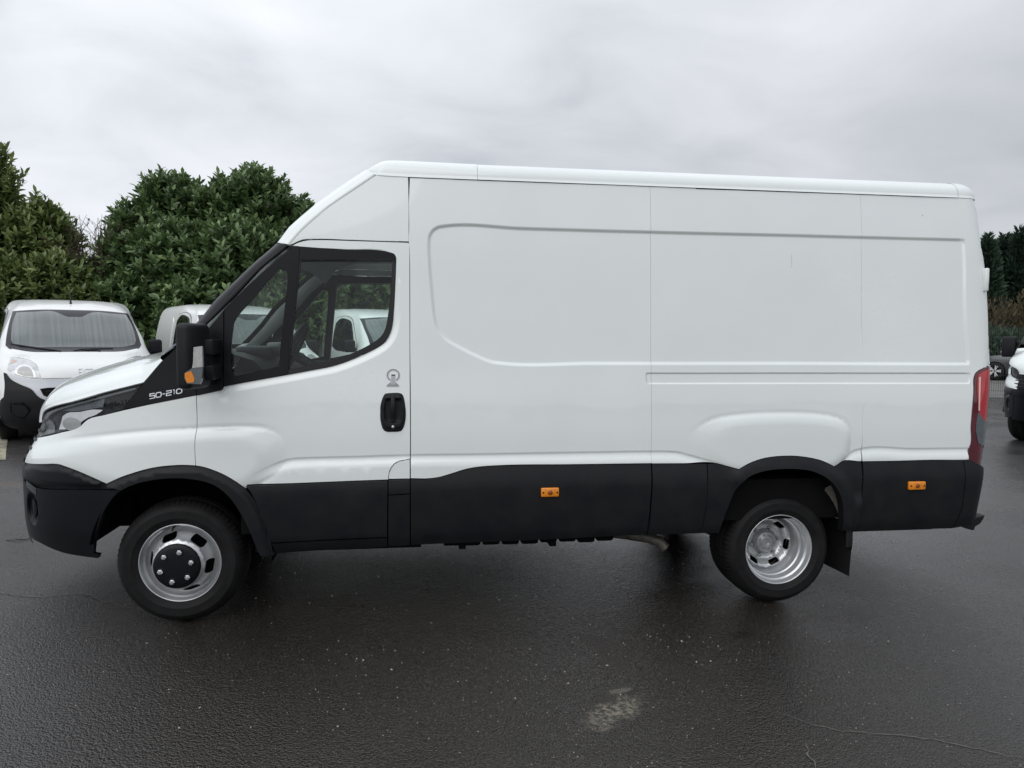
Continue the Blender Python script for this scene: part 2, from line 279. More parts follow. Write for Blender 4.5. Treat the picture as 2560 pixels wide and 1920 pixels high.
 'tail_red': [(5.935,1.43),(5.825,1.413),(5.784,1.392),(5.78,1.374),(5.781,1.19),(5.783,1.167),(5.791,1.151),(5.811,1.123),(5.854,1.091),(5.907,1.07),(5.917,1.176),(5.927,1.298)],
 'tail_clear': [(5.786,1.162),(5.796,1.147),(5.816,1.119),(5.907,1.067),(5.902,1.005),(5.898,0.9684),(5.84,0.9259),(5.894,0.9287),(5.79,0.958),(5.776,0.9995),(5.769,1.045),(5.767,0.9934),(5.772,1.112)],
 'tail_strip': [(5.785,1.374),(5.797,1.378),(5.79,1.229),(5.789,1.167),(5.78,1.167)],
 'cab_side': [(1.608,2.1),(1.627,2.107),(1.65,2.119),(1.677,2.13),(1.705,2.134),(1.752,2.136),(1.939,2.135),(2.128,2.134),(2.251,2.134),(2.252,2.197),(2.252,2.344),(2.249,2.497),(2.128,2.499),(2.075,2.501),(2.004,2.449),(1.91,2.381),(1.816,2.311),(1.733,2.236),(1.677,2.181)],
 'cab_front': [(2.001,2.549),(1.927,2.498),(1.829,2.429),(1.732,2.353),(1.635,2.267),(1.577,2.212),(1.513,2.121)],
 'cab_front_in': [(2.075,2.501),(2.004,2.449),(1.91,2.381),(1.816,2.311),(1.733,2.236),(1.677,2.181),(1.608,2.1)],
 'roof_front': [(2.001,2.549),(2.035,2.57),(2.075,2.59),(2.109,2.604),(2.139,2.611),(2.183,2.613),(2.272,2.613),(2.479,2.611)],
 'roof_sil': [(2.479,2.612),(2.907,2.606),(3.991,2.607),(4.557,2.606),(5.143,2.609),(5.693,2.609)],
 'pillar_out': [(1.509,2.117),(1.441,2.054),(1.393,2.013),(1.337,1.956),(1.177,1.799),(1.097,1.69),(1.017,1.6),(0.9508,1.532)],
 'pillar_in': [(1.607,2.093),(1.521,2.021),(1.457,1.965),(1.322,1.811),(1.266,1.754),(1.15,1.636),(1.118,1.601),(1.072,1.558)],
 'frame_tri': [(1.621,2.087),(1.659,2.09),(1.656,2.018),(1.644,1.881),(1.627,1.703),(1.609,1.542),(1.595,1.391),(1.412,1.357),(1.26,1.327),(1.259,1.5),(1.261,1.74),(1.35,1.835),(1.435,1.919),(1.527,2.006)],
 'sail': [(1.256,1.327),(1.248,1.306),(1.126,1.28),(1.123,1.284),(1.129,1.365),(1.141,1.489),(1.153,1.595),(1.189,1.645),(1.231,1.695),(1.26,1.734),(1.259,1.583),(1.254,1.427)],
 'glass_tri': [(1.55,1.963),(1.57,1.966),(1.587,1.958),(1.595,1.942),(1.595,1.916),(1.578,1.738),(1.56,1.572),(1.549,1.433),(1.434,1.407),(1.333,1.383),(1.319,1.381),(1.309,1.388),(1.305,1.406),(1.306,1.629),(1.313,1.673),(1.333,1.708),(1.413,1.8),(1.492,1.899)],
 'visor': [(1.662,2.091),(1.898,2.079),(2.143,2.071),(2.161,2.066),(2.172,2.057),(2.18,2.045),(2.182,2.031),(1.898,2.024),(1.659,2.018)],
 'glass_main': [(1.665,2.011),(2.161,2.023),(2.157,1.926),(2.146,1.793),(2.131,1.684),(2.125,1.654),(2.113,1.624),(2.095,1.599),(2.062,1.572),(2.015,1.544),(1.955,1.514),(1.897,1.489),(1.832,1.469),(1.722,1.442),(1.602,1.416),(1.615,1.543),(1.631,1.697),(1.65,1.881)],
 'frame_main': [(1.659,2.015),(2.183,2.027),(2.182,1.987),(2.176,1.866),(2.17,1.745),(2.162,1.667),(2.151,1.625),(2.139,1.599),(2.123,1.575),(2.096,1.554),(2.031,1.516),(1.954,1.481),(1.895,1.457),(1.837,1.438),(1.716,1.413),(1.597,1.39),(1.611,1.543),(1.629,1.703),(1.646,1.881)],
 'f_panel': [(2.454,2.226),(2.417,2.219),(2.389,2.201),(2.37,2.172),(2.365,2.119),(2.368,2.022),(2.38,1.868),(2.394,1.722),(2.402,1.677),(2.416,1.641),(2.434,1.615),(2.458,1.59),(2.506,1.56),(2.563,1.53),(2.636,1.495),(2.686,1.473),(2.727,1.46),(2.769,1.455),(3.31,1.455),(3.935,1.456),(4.483,1.458),(5.146,1.457),(5.722,1.457),(5.697,1.827),(5.696,2.098),(5.691,2.232),(5.149,2.23),(4.579,2.229),(3.938,2.226),(3.312,2.224),(2.887,2.225)],
 'f_rail': [(3.631,1.398),(3.935,1.398),(4.482,1.399),(5.146,1.399),(5.725,1.399),(5.729,1.367),(5.724,1.336),(5.145,1.337),(4.481,1.338),(3.934,1.338),(3.63,1.338)],
 'f_crease_a': [(1.393,0.8354),(1.462,0.8689),(1.52,0.8954),(1.566,0.9127),(1.601,0.9217),(1.653,0.9269),(1.717,0.9283),(1.951,0.9307),(2.258,0.9357),(2.554,0.9349),(2.927,0.9355),(3.31,0.9361),(3.677,0.9358),(3.756,0.9347),(3.81,0.9313),(3.766,0.9341),(3.817,0.9312),(3.873,0.9174),(3.963,0.8922),(4.054,0.869),(4.123,0.8493),(4.197,0.8272)],
 'f_crease_b': [(4.83,0.8316),(4.856,0.8512),(4.89,0.8797),(4.925,0.9071),(4.954,0.9234),(4.984,0.9308),(5.348,0.9279),(5.72,0.9261)],
 'f_bulge_rear': [(3.827,0.9666),(3.87,1.014),(3.914,1.055),(3.959,1.087),(3.992,1.108),(4.032,1.125),(4.093,1.139),(4.162,1.147),(4.276,1.156),(4.448,1.16),(4.564,1.159),(4.681,1.153),(4.764,1.144),(4.835,1.129),(4.871,1.113),(4.897,1.091),(4.917,1.063),(4.927,1.03),(4.93,0.9684),(4.914,0.8905),(4.868,0.8466),(4.517,0.7639),(4.216,0.7918),(3.941,0.8839)],
 'f_bulge_front': [(-0.2342,0.8399),(0.2371,0.9875),(0.3465,1.013),(0.487,1.039),(0.6143,1.057),(0.7343,1.071),(0.8502,1.083),(0.9864,1.092),(1.121,1.099),(1.248,1.105),(1.376,1.106),(1.436,1.104),(1.489,1.096),(1.527,1.081),(1.558,1.062),(1.581,1.035),(1.592,1.003),(1.591,0.9433),(1.571,0.8876),(1.524,0.8403),(1.371,0.7634),(1.219,0.7347),(0.8431,0.7398),(0.6438,0.7855),(0.4478,0.8416),(0.1308,0.841)],
 'handle_plate': [(2.133,1.286),(2.162,1.288),(2.2,1.287),(2.213,1.283),(2.221,1.271),(2.227,1.248),(2.232,1.216),(2.235,1.18),(2.234,1.145),(2.229,1.115),(2.22,1.09),(2.209,1.076),(2.193,1.072),(2.161,1.071),(2.13,1.072),(2.117,1.077),(2.107,1.091),(2.099,1.117),(2.094,1.152),(2.094,1.181),(2.095,1.213),(2.102,1.245),(2.111,1.269),(2.12,1.283)],
 'marks': [(2.999,0.746),(3.103,0.7438),(3.104,0.6912),(2.999,0.6936),(5.293,0.7354),(5.406,0.7331),(5.41,0.6816),(5.296,0.6841),(2.166,1.387),(2.165,1.325),(2.164,1.101),(2.167,1.277),(2.163,1.129)],
 'text_base': [(0.8797,1.285),(1.046,1.315),(0.8798,1.26),(1.046,1.292)],
 'nolabel_fog': [(0.1641,0.6253)],
 'mirror_px': [(1.123,1.284)],
 'mud': [(4.906,0.454),(4.952,0.4692),(4.984,0.4573),(4.997,0.3078),(4.996,0.119),(4.82,0.1978)],
 'exhaust': [(3.655,0.3733),(3.784,0.3692),(3.827,0.3224),(3.776,0.3041)],
 'hinge': [(5.807,2.057),(5.835,2.056),(5.853,1.918),(5.828,1.916)],
 'tow': [(5.825,0.4656),(5.928,0.4772),(5.896,0.4208),(5.86,0.4075),(5.856,0.3838),(5.777,0.4099)],
 'hl_bowl': [(0.3269,1.073),(0.3548,1.148),(0.3868,1.167),(0.4745,1.178),(0.5514,1.194),(0.61,1.193),(0.5918,1.179),(0.5247,1.155),(0.4938,1.136),(0.4699,1.111),(0.4398,1.091),(0.3734,1.078)],
 'hl_grey': [(0.3227,1.176),(0.4398,1.21),(0.6188,1.257),(0.6078,1.208),(0.549,1.198),(0.4719,1.184),(0.3704,1.178)],
 'hl_left': [(0.1203,1.018),(0.1498,1.061),(0.2209,1.115),(0.2677,1.11),(0.2879,1.084),(0.2921,1.054),(0.2413,1.04)],
 'hl_bar': [(0.4822,1.134),(0.5286,1.163),(0.5952,1.182),(0.5806,1.17),(0.5285,1.151),(0.4938,1.13)],
 'hl_drl': [(0.6527,1.189),(0.6881,1.25),(0.7089,1.261),(0.6703,1.189)],
 'hl_trim': [(0.1532,1.12),(0.2225,1.155),(0.2922,1.179),(0.4151,1.214),(0.5267,1.244),(0.6714,1.284),(0.8011,1.318),(0.7911,1.306),(0.6715,1.274),(0.5267,1.234),(0.415,1.204),(0.3133,1.174),(0.2568,1.149),(0.2142,1.116)],
 'hood_crest': [(0.0337,1.095),(0.0391,1.13),(0.0562,1.176),(0.0899,1.233),(0.1266,1.275),(0.2063,1.328),(0.3073,1.37),(0.4522,1.42),(0.6125,1.463),(0.6895,1.483)],
 'wiper': [(0.8065,1.469),(0.8231,1.489),(0.9024,1.551)],
 'mirror': [(1.111,1.662),(1.221,1.663),(1.214,1.328),(1.1,1.328)],
 'mir_white': [(1.197,1.542),(1.237,1.548),(1.238,1.445),(1.188,1.439),(1.193,1.469)],
 'mir_low': [(1.188,1.439),(1.238,1.445),(1.234,1.385),(1.224,1.358),(1.163,1.36),(1.15,1.388),(1.151,1.411),(1.162,1.421)],
 'mir_or': [(1.154,1.414),(1.184,1.423),(1.198,1.388),(1.195,1.368),(1.163,1.365),(1.154,1.388)],
 'mir_arm': [(1.179,1.58),(1.248,1.58),(1.246,1.498),(1.177,1.498),(1.176,1.442),(1.248,1.449),(1.246,1.369),(1.175,1.366)],
 'v_wind': [(-0.6598,1.579),(-0.3827,1.596),(-0.0252,1.6),(0.3246,1.587),(0.667,1.569),(0.7174,1.403),(0.7476,1.258),(0.7591,1.129),(0.7259,1.087),(0.5371,1.064),(0.1977,1.067),(-0.213,1.069),(-0.488,1.07),(-0.6899,1.118),(-0.7234,1.149),(-0.7009,1.345)],
 'v_glass': [(-0.6422,1.558),(-0.1953,1.57),(-0.1341,1.541),(-0.0623,1.508),(0.0896,1.511),(0.1538,1.542),(0.2077,1.567),(0.6174,1.549),(0.6604,1.482),(0.6855,1.336),(0.7022,1.232),(0.6876,1.181),(0.6385,1.143),(0.4833,1.125),(-0.2079,1.119),(-0.5538,1.124),(-0.6408,1.144),(-0.6736,1.202),(-0.6771,1.273),(-0.6595,1.431)],
 'v_hl': [(-0.7228,0.8645),(-0.7128,0.9281),(-0.6899,1.006),(-0.6521,1.009),(-0.5495,0.9755),(-0.4669,0.9445),(-0.4364,0.9078),(-0.4095,0.7782),(-0.465,0.7735),(-0.5739,0.7958),(-0.6643,0.8225)],
 'v_bowl': [(-0.6503,0.8334),(-0.6399,0.8816),(-0.6069,0.9187),(-0.5605,0.9292),(-0.5056,0.9134),(-0.4707,0.8655),(-0.4536,0.7843),(-0.5193,0.7902),(-0.6101,0.8067)],
 'v_hood': [(-0.4052,0.7716),(-0.1043,0.7609),(-0.0675,1.064),(-0.4786,1.065),(-0.6823,1.104),(-0.6352,1.009),(-0.4666,0.9496),(-0.4297,0.9098)],
 'v_black': [(-0.7326,0.8406),(-0.6929,0.7788),(-0.6037,0.7199),(-0.4964,0.6598),(-0.4441,0.5825),(-0.3993,0.5486),(-0.349,0.5363),(-0.1573,0.5183),(-0.1634,0.2059),(-0.5369,0.2341),(-0.6735,0.2565),(-0.7563,0.2625),(-0.7797,0.3667),(-0.7882,0.5126),(-0.7452,0.5542),(-0.7335,0.7017)],
 'v_fog': [(-0.703,0.5062),(-0.5743,0.502),(-0.5127,0.4345),(-0.509,0.4066),(-0.5758,0.3111),(-0.6795,0.3389),(-0.7035,0.3834)],
 'v_grille': [(-0.4187,0.6532),(-0.3584,0.6627),(-0.1522,0.6572),(-0.1564,0.5463),(-0.3438,0.5526),(-0.389,0.5814)],
 'v_wip': [(-0.6891,1.158),(-0.4565,1.116),(-0.2719,1.076),(-0.1526,1.07),(0.0453,1.092),(0.3889,1.098)],
 'v_text': [(-0.0298,0.872),(0.0982,0.8696),(-0.0348,0.7981),(0.0926,0.7949)],
}
# ---- front surface of the small vans: y (backwards from the bumper) as a function of x and z ----
VZ = np.array([.16,.25,.35,.50,.62,.72,.80,.86,.92,.97,1.02,1.06,1.10,1.25,1.40,1.55,1.61,1.65,1.68,1.71,1.74,1.765,1.78])
VY = np.array([.10,.045,.01,.0,.015,.05,.08,.12,.20,.33,.50,.64,.74,.93,1.13,1.34,1.46,1.57,1.68,1.84,2.06,2.4,2.9])
VYC = _pchip(VZ, VY)
VWc = _pchip(np.array([.16,.3,.5,.85,1.0,1.1,1.25,1.4,1.52,1.60,1.65,1.70,1.74,1.765,1.78]), np.array([.78,.835,.855,.858,.850,.825,.785,.735,.69,.655,.625,.58,.52,.42,.20]))
VLc = _pchip(np.array([.16,.5,.85,1.0,1.15,1.3,1.6,1.78]), np.array([.62,.62,.60,.55,.40,.32,.30,.25]))
VN = 2.6
def GV(x, z):
    x = np.asarray(x, float); z = np.asarray(z, float); w = VWc(z)
    u = np.clip(np.abs(x)/w, 0, 1)
    y = VYC(z)+VLc(z)*(1-np.power(np.clip(1-np.power(u, VN), 0, 1), 1/VN))
    y = y + np.where(np.abs(x) > w, 50*(np.abs(x)-w), 0)
    return y + np.where(z > 1.78, 50*(z-1.78), 0)
VWb = _pchip(np.array([.16,.3,.5,.85,1.0,1.1,1.3,1.5,1.62,1.70,1.74,1.765,1.78]), np.array([.78,.835,.855,.860,.857,.85,.825,.785,.75,.70,.64,.52,.25]))
def VS(y, z):
    y = np.asarray(y, float); t = np.clip((y-1.2)/1.2, 0, 1); t = t*t*(3-2*t); return VWc(z)*(1-t)+VWb(z)*t

# ------------------------------------------------------------------ sheet builder: a panel with true edges on a given surface
def catmull(poly, step, closed=True, corner=32):
    P = [np.array(p, float) for p in poly]; n = len(P); outp = []
    def ang(i):
        if not closed and i in (0, n-1): return 180.
        a = P[i]-P[i-1]; b = P[(i+1) % n]-P[i]
        c = np.dot(a, b)/(np.linalg.norm(a)*np.linalg.norm(b)+1e-12); return math.degrees(math.acos(max(-1, min(1, c))))
    cor = [ang(i) > corner for i in range(n)]
    for i in range(n if closed else n-1):
        p1, p2 = P[i], P[(i+1) % n]; d = np.linalg.norm(p2-p1)
        m = max(1, int(math.ceil(d/step)))
        t1 = (p2-p1) if cor[i] else None; t2 = (p2-p1) if cor[(i+1) % n] else None
        if t1 is None:
            p0 = P[i-1]; d0 = np.linalg.norm(p1-p0); t1 = ((p1-p0)/d0*d + (p2-p1)/d*d0)/(d+d0)*d
        if t2 is None:
            p3 = P[(i+2) % n]; d3 = np.linalg.norm(p3-p2); t2 = ((p2-p1)/d*d3 + (p3-p2)/d3*d)/(d+d3)*d
        for k in range(m):
            t = k/m; h = ((2*t**3-3*t*t+1)*p1+(t**3-2*t*t+t)*t1+(-2*t**3+3*t*t)*p2+(t**3-t*t)*t2); outp.append(h)
    if not closed: outp.append(P[-1])
    return np.array(outp)
def inpoly(pts, poly):
    x, y = pts[:, 0], pts[:, 1]; r = np.zeros(len(pts), bool); n = len(poly); j = n-1
    for i in range(n):
        xi, yi = poly[i]; xj, yj = poly[j]
        if yi != yj:
            c = ((yi > y) != (yj > y)) & (x < (xj-xi)*(y-yi)/(yj-yi)+xi); r ^= c
        j = i
    return r
def dist(pts, poly, closed=True):
    d = np.full(len(pts), 1e9); n = len(poly)
    for i in range(n if closed else n-1):
        a = poly[i]; b = poly[(i+1) % n]; ab = b-a; l = ab@ab
        if l < 1e-16: continue
        t = np.clip(((pts-a)@ab)/l, 0, 1); q = a+t[:, None]*ab
        d = np.minimum(d, np.hypot(pts[:, 0]-q[:, 0], pts[:, 1]-q[:, 1]))
    return d
def sdist(pts, poly):
    d = dist(pts, poly); return np.where(inpoly(pts, poly), d, -d)
def sst(x, a, b):
    t = np.clip((x-a)/(b-a), 0, 1); return t*t*(3-2*t)
def tri2d(outl, holes, extra, lines=()):
    vs = [Vector(p) for p in outl]; ed = [(i, (i+1) % len(outl)) for i in range(len(outl))]
    for h in holes:
        b = len(vs); vs += [Vector(p) for p in h]; ed += [(b+i, b+(i+1) % len(h)) for i in range(len(h))]
    vs += [Vector(p) for p in extra]
    for ln in lines:
        b = len(vs); vs += [Vector(p) for p in ln]; ed += [(b+i, b+i+1) for i in range(len(ln)-1)]
    v2, e2, f2, *_ = delaunay_2d_cdt(vs, ed, [], 0, 1e-6)
    V = np.array([(v.x, v.y) for v in v2]); Fc = np.array([tuple(f) for f in f2 if len(f) == 3])
    c = V[Fc].mean(1); ok = inpoly(c, outl)
    for h in holes: ok &= ~inpoly(c, h)
    return V, Fc[ok]
def sheet(name, m, outline, fy, parent=None, holes=(), step=.03, grid=.05, extra=None, thick=.02, raw=False, far=False, lines=(), xs=None):
    """flat polygon in (x, z) laid on y = -fy(x, z): smooth face plus edges turned inwards"""
    outl = np.array(outline, float) if raw else catmull(outline, step)
    a = outl; area = np.sum(a[:, 0]*np.roll(a[:, 1], -1)-np.roll(a[:, 0], -1)*a[:, 1])
    if area < 0: outl = outl[::-1]
    hs = [np.array(h, float) if raw else catmull(h, step*.6) for h in holes]
    lo, hi = outl.min(0), outl.max(0)
    gx = xs if xs is not None else np.arange(lo[0]+grid*.5, hi[0], grid)
    gz = np.arange(lo[1]+grid*.5, hi[1], grid)
    pts = np.array([(x, z) for z in gz for x in gx if lo[0] < x < hi[0]]) if len(gx) and len(gz) else np.zeros((0, 2))
    if extra is not None and len(extra): pts = np.vstack([extra, pts]) if len(pts) else np.array(extra)
    if len(pts):
        d = dist(pts, outl); ok = inpoly(pts, outl) & (d > .004)
        if extra is not None and len(extra):
            ok[len(extra):] &= d[len(extra):] > grid*.35
        for h in hs: ok &= (~inpoly(pts, h)) & (dist(pts, h) > .004)
        pts = pts[ok]
    if len(lines):
        lp = np.vstack(lines); q = lp[::2]; inb = (q > lo-.05).all(1) & (q < hi+.05).all(1); q = q[inb]
        if len(q) and len(pts):
            ok = np.ones(len(pts), bool)
            for i0 in range(0, len(pts), 400):
                dd = np.hypot(pts[i0:i0+400, None, 0]-q[None, :, 0], pts[i0:i0+400, None, 1]-q[None, :, 1]); ok[i0:i0+400] = dd.min(1) > .016
            pts = pts[ok]
    V, Fc = tri2d(outl, hs, pts, lines)
    e = 8e-4
    g = fy(V[:, 0], V[:, 1]); gxp = (fy(V[:, 0]+e, V[:, 1])-fy(V[:, 0]-e, V[:, 1]))/(2*e); gzp = (fy(V[:, 0], V[:, 1]+e)-fy(V[:, 0], V[:, 1]-e))/(2*e)
    co = np.stack([V[:, 0], -g, V[:, 1]], 1); nn = np.stack([-gxp, -np.ones_like(g), -gzp], 1); nn /= np.linalg.norm(nn, axis=1)[:, None]
    faces = [tuple(f) for f in Fc]; cr_ = (V[Fc[:, 1]]-V[Fc[:, 0]]); c2 = (V[Fc[:, 2]]-V[Fc[:, 0]])
    flip = (cr_[:, 0]*c2[:, 1]-cr_[:, 1]*c2[:, 0]) < 0
    faces = [(f[0], f[2], f[1]) if fl else f for f, fl in zip(faces, flip)]
    verts = [tuple(c) for c in co]; nf = len(faces)
    cnt = {}
    for f in faces:
        for i in range(3):
            k = (f[i], f[(i+1) % 3]); cnt[k] = 1
    bnd = [k for k in cnt if (k[1], k[0]) not in cnt]
    if thick > 0:
        mp = {}
        for aa, bb in bnd:
            for q in (aa, bb):
                if q not in mp:
                    mp[q] = (len(verts), len(verts)+1)
                    verts.append(tuple(co[q])); nv = nn[q]; verts.append(tuple(co[q]-np.array((nv[0]*.3, -1, nv[2]*.3))*-thick*1.0 if False else co[q]+np.array((0, thick, 0))))
            faces.append((bb, aa, mp[aa][1], mp[bb][1]) if False else (mp[bb][0], mp[aa][0], mp[aa][1], mp[bb][1]))
    me = bpy.data.meshes.new(name); me.from_pydata(verts, [], faces); me.update()
    sm = [True]*nf+[False]*(len(faces)-nf); me.polygons.foreach_set('use_smooth', sm)
    ln = np.zeros((len(me.loops), 3), np.float32)
    vi = np.zeros(len(me.loops), np.int32); me.loops.foreach_get('vertex_index', vi)
    k = 3*nf; ln[:k] = nn[vi[:k]]
    for p in list(me.polygons)[nf:]:
        ln[p.loop_start:p.loop_start+p.loop_total] = p.normal
    me.normals_split_custom_set(ln.tolist())
    o = link(name, me, m, parent)
    if far:
        c = o.copy(); COL.objects.link(c); c.scale = (1, -1, 1); c.parent = parent
    return o
def off(v): return lambda x, z: S(x, z)+v

# ------------------------------------------------------------------ the ground
def gz(x, y):
    x = np.asarray(x, float); y = np.asarray(y, float)
    base = -.0125*(np.clip(x, -8, 4.6)-1) + .045*sst(x, 6., 10.5)
    rise = .275*sst(y, .9, 3.6)*(1-sst(x, 2.0, 8.0)) + .10*sst(y, 3.5, 9.)*(1-sst(x, 3.0, 8.0))
    return base+rise
def gzf(x, y): return float(gz(x, y))

# ------------------------------------------------------------------ the big van
van = empty('panel_van')
tag(van, 'large white high-roof panel van with black lower cladding standing side-on on wet asphalt', 'van')
A = {k: np.array(v) for k, v in T.items()}
def yat(x, z, o=0.): return -float(S(x, z))-o
pan_c = catmull(A['f_panel'], .05); rail_c = catmull(A['f_rail'], .05, corner=20)
bul_r = catmull(A['f_bulge_rear'], .05); bul_f = catmull(A['f_bulge_front'], .05)
ca = catmull(A['f_crease_a'], .04, closed=False); cb = catmull(A['f_crease_b'], .04, closed=False)
win_c = catmull(A['door'][5:24], .04, closed=False)
def wav(x, z): return .0011*np.sin(6.1*x+1.3*z)*np.sin(3.7*z+.8*x)+.0006*np.sin(11.3*x+.4)*np.sin(7.9*z-2*x)
def crease(x, z, c, f0_, f1_):
    zc_ = np.interp(x, c[:, 0], c[:, 1]); d = zc_-z
    amp = sst(x, c[0, 0]-.02, c[0, 0]+f0_)*(1-sst(x, c[-1, 0]-f1_, c[-1, 0]+.02))
    return amp*(-.0045*sst(d, -.008, .004)*(1-sst(d, .004, .05)) + .011*sst(d, .004, .065))
def d_panel(x, z):
    p = np.stack([x, z], 1); s = sdist(p, pan_c); return -.011*sst(s, -.010, .010)
def d_rail(x, z):
    p = np.stack([x, z], 1); s = sdist(p, rail_c); return -.006*sst(s, -.004, .004)
def d_br(x, z):
    p = np.stack([x, z], 1); s = sdist(p, bul_r)
    wd = .065+.08*(1-sst(x, 3.9, 4.2))
    return .016*sst(x, 3.84, 4.16)*np.clip(s/wd, 0, 1)*(2-np.clip(s/wd, 0, 1))*(1-sst(.83-z, .0, .06)*0) - .003*np.exp(-(s/.008)**2)*sst(x, 3.85, 4.05)*sst(z, .95, 1.05)
def d_bf(x, z):
    p = np.stack([x, z], 1); s = sdist(p, bul_f)
    wd = .085+.22*sst(x, 1.36, 1.60)
    return .018*np.clip(s/wd, 0, 1)*(2-np.clip(s/wd, 0, 1)) - .003*np.exp(-(s/.010)**2)*sst(x, .3, .6)*(1-sst(x, 1.42, 1.6))
def g_body(x, z):
    s = S(x, z)+wav(x, z); m = (x > 2.2)
    if m.any():
        s = s + np.where(m, d_panel(x, z)+d_rail(x, z), 0)
    s = s + np.where(x < 4.5, crease(x, z, ca, .15, .3), crease(x, z, cb, .15, .0))
    if (x > 3.6).any(): s = s + d_br(x, z)
    return s
def g_front(x, z):
    s = S(x, z)+wav(x, z)*.6+d_bf(x, z)+np.where(x > 1.3, crease(x, z, ca, .25, .3), 0)
    p = np.stack([x, z], 1); d = dist(p, win_c, False)
    below = (x > 1.25) & (x < 2.2) & (z > 1.25) & (z < 2.0)
    return s-np.where(below, .013*sst(2.0-z, 0, .45)*(1-sst(d, .0, .042)), 0)
def rows(poly, offs, step=.02, closed=True, corner=32):
    c = catmull(poly, step, closed, corner)
    t = np.roll(c, -1, 0)-np.roll(c, 1, 0)
    if not closed: t[0] = c[1]-c[0]; t[-1] = c[-1]-c[-2]
    t /= np.linalg.norm(t, axis=1)[:, None]+1e-9; nrm = np.stack([-t[:, 1], t[:, 0]], 1)
    return [c+nrm*o if not closed else np.vstack([c+nrm*o, (c+nrm*o)[:1]]) for o in offs]
ex_body = sum([rows(A['f_panel'], (-.013, -.006, 0, .006, .013), .03), rows(A['f_rail'], (-.006, -.002, .002, .006), .03, True, 20),
                     rows(A['f_crease_a'], (-.012, -.004, .004, .012, -.03, -.05, -.07, .03, .05), .03, False), rows(A['f_crease_b'], (-.012, -.004, .004, .012, -.03, -.05, -.07), .03, False),
                     rows(A['f_bulge_rear'], (-.012, 0, .012, .03, .05, .07, -.03, -.05, -.07), .025)], [])
ex_front = sum([rows(A['f_bulge_front'], (-.012, 0, .012, .03, -.03, .06, -.06, .08, -.08), .03), rows(A['f_crease_a'][:10], (-.012, -.004, .004, .012, -.03, -.05), .03, False),
                      rows(A['door'][5:24], (.01, .02, .03, .042, -.01, -.02, -.03, -.042), .03, False)], [])
XSF = np.concatenate([np.linspace(.05, .30, 22), np.linspace(.32, .6, 12), np.arange(.65, 2.4, .05)])

for nm in ('side_a', 'side_b', 'side_c'):
    q = A[nm].copy()
    for xs_, xa, xb in ((3.661, 3.6603, 3.6617), (5.0025, 5.0018, 5.0032)):
        k = np.abs(q[:, 0]-xs_) < .014
        k &= ~((q[:, 1] < .9) & (np.abs(q[:, 0]-xs_) > .006) & (nm == 'side_b') & (xs_ > 4))
        if (nm, xs_ < 4) in (('side_a', True), ('side_b', False)): q[k, 0] = xa
        elif (nm, xs_ < 4) in (('side_b', True), ('side_c', False)): q[k, 0] = xb
    T[nm] = [tuple(p) for p in q]
for nm in ('side_a', 'side_b', 'side_c'):
    sheet('side_panel', M_WHITE, T[nm], g_body, van, lines=ex_body, grid=.05, thick=.012, far=True)
_hc = A['handle_plate'].mean(0)
door = sheet('cab_door', M_WHITE, T['door'], g_front, van, holes=[_hc+(A['handle_plate']-_hc)*.86], lines=ex_front, grid=.04, thick=.035, far=True)
fender = sheet('fender', M_WHITE, T['fender'], g_front, van, lines=ex_front, grid=.04, xs=XSF, thick=.03, far=True)
sheet('cab_side', M_WHITE, T['cab_side'], off(.002), van, grid=.05, thick=.012, far=True)
sheet('step_corner', M_WHITE, T['corner_top'], off(.006), van, thick=.02, far=True)
# lower cladding
CZ = np.array([.36, .42, .50, .745, .765, .88]); CO = np.array([-.03, .006, .026, .035, .0335, .009]); cprof = _pchip(CZ, CO)
def g_clad(x, z): return S(x, z)+cprof(z)
for nm in ('corner_mid', 'corner_low', 'door_clad', 'sill', 'clad_a', 'clad_b', 'clad_rear'):
    sheet('sill' if nm == 'sill' else 'cladding_panel', M_BLACK, T[nm], g_clad, van, grid=.03, thick=.03, far=True)
arch_in_r = np.array([p for p in T['clad_arch'][21:41]])
def g_arch(x, z):
    d = dist(np.stack([x, z], 1), arch_in_r, False); return S(x, z)+cprof(z)*.9+.022*(1-sst(d, .03, .12))
sheet('wheel_arch', M_BLACK, T['clad_arch'], g_arch, van, grid=.03, thick=.06, far=True)
af_in = np.array(T['arch_front'][22:41]); af_out = np.array(T['arch_front'][0:22])
def g_archf(x, z):
    p = np.stack([x, z], 1); d = dist(p, af_out, False); return S(x, z)+.010+.022*sst(d, 0, .035)
sheet('wheel_arch', M_BLACK, T['arch_front'], g_archf, van, grid=.02, thick=.09, far=True)
def g_rc(x, z): return S(x, z)+cprof(z)
sheet('rear_corner', M_BLACK, T['rear_corner'], g_rc, van, grid=.025, thick=.02, far=True)
bu = np.array(T['bumper_upper'])
def g_bu(x, z):
    d = dist(np.stack([x, z], 1), bu); return S(x, z)+.004+.014*sst(d, 0, .03)
sheet('bumper_strip', M_SATB, T['bumper_upper'], g_bu, van, grid=.02, xs=XSF, thick=.03, far=True)
FOG = T['nolabel_fog'][0]
def g_bl(x, z):
    r = np.hypot((x-FOG[0])/.055, (z-FOG[1])/.105)
    return S(x, z)+.006+.012*sst(z, .40, .55)-.035*(1-sst(r, .55, 1.0))
th_ = np.linspace(0, 2*math.pi, 40, endpoint=False)
exf = np.vstack([np.stack([FOG[0]+.055*q*np.cos(th_), FOG[1]+.105*q*np.sin(th_)], 1) for q in (.2, .4, .55, .7, .85, 1.0, 1.1)])
bumper = sheet('bumper', M_SATB, T['bumper_lower'], g_bl, van, grid=.03, xs=XSF, extra=exf, thick=.03, far=True)
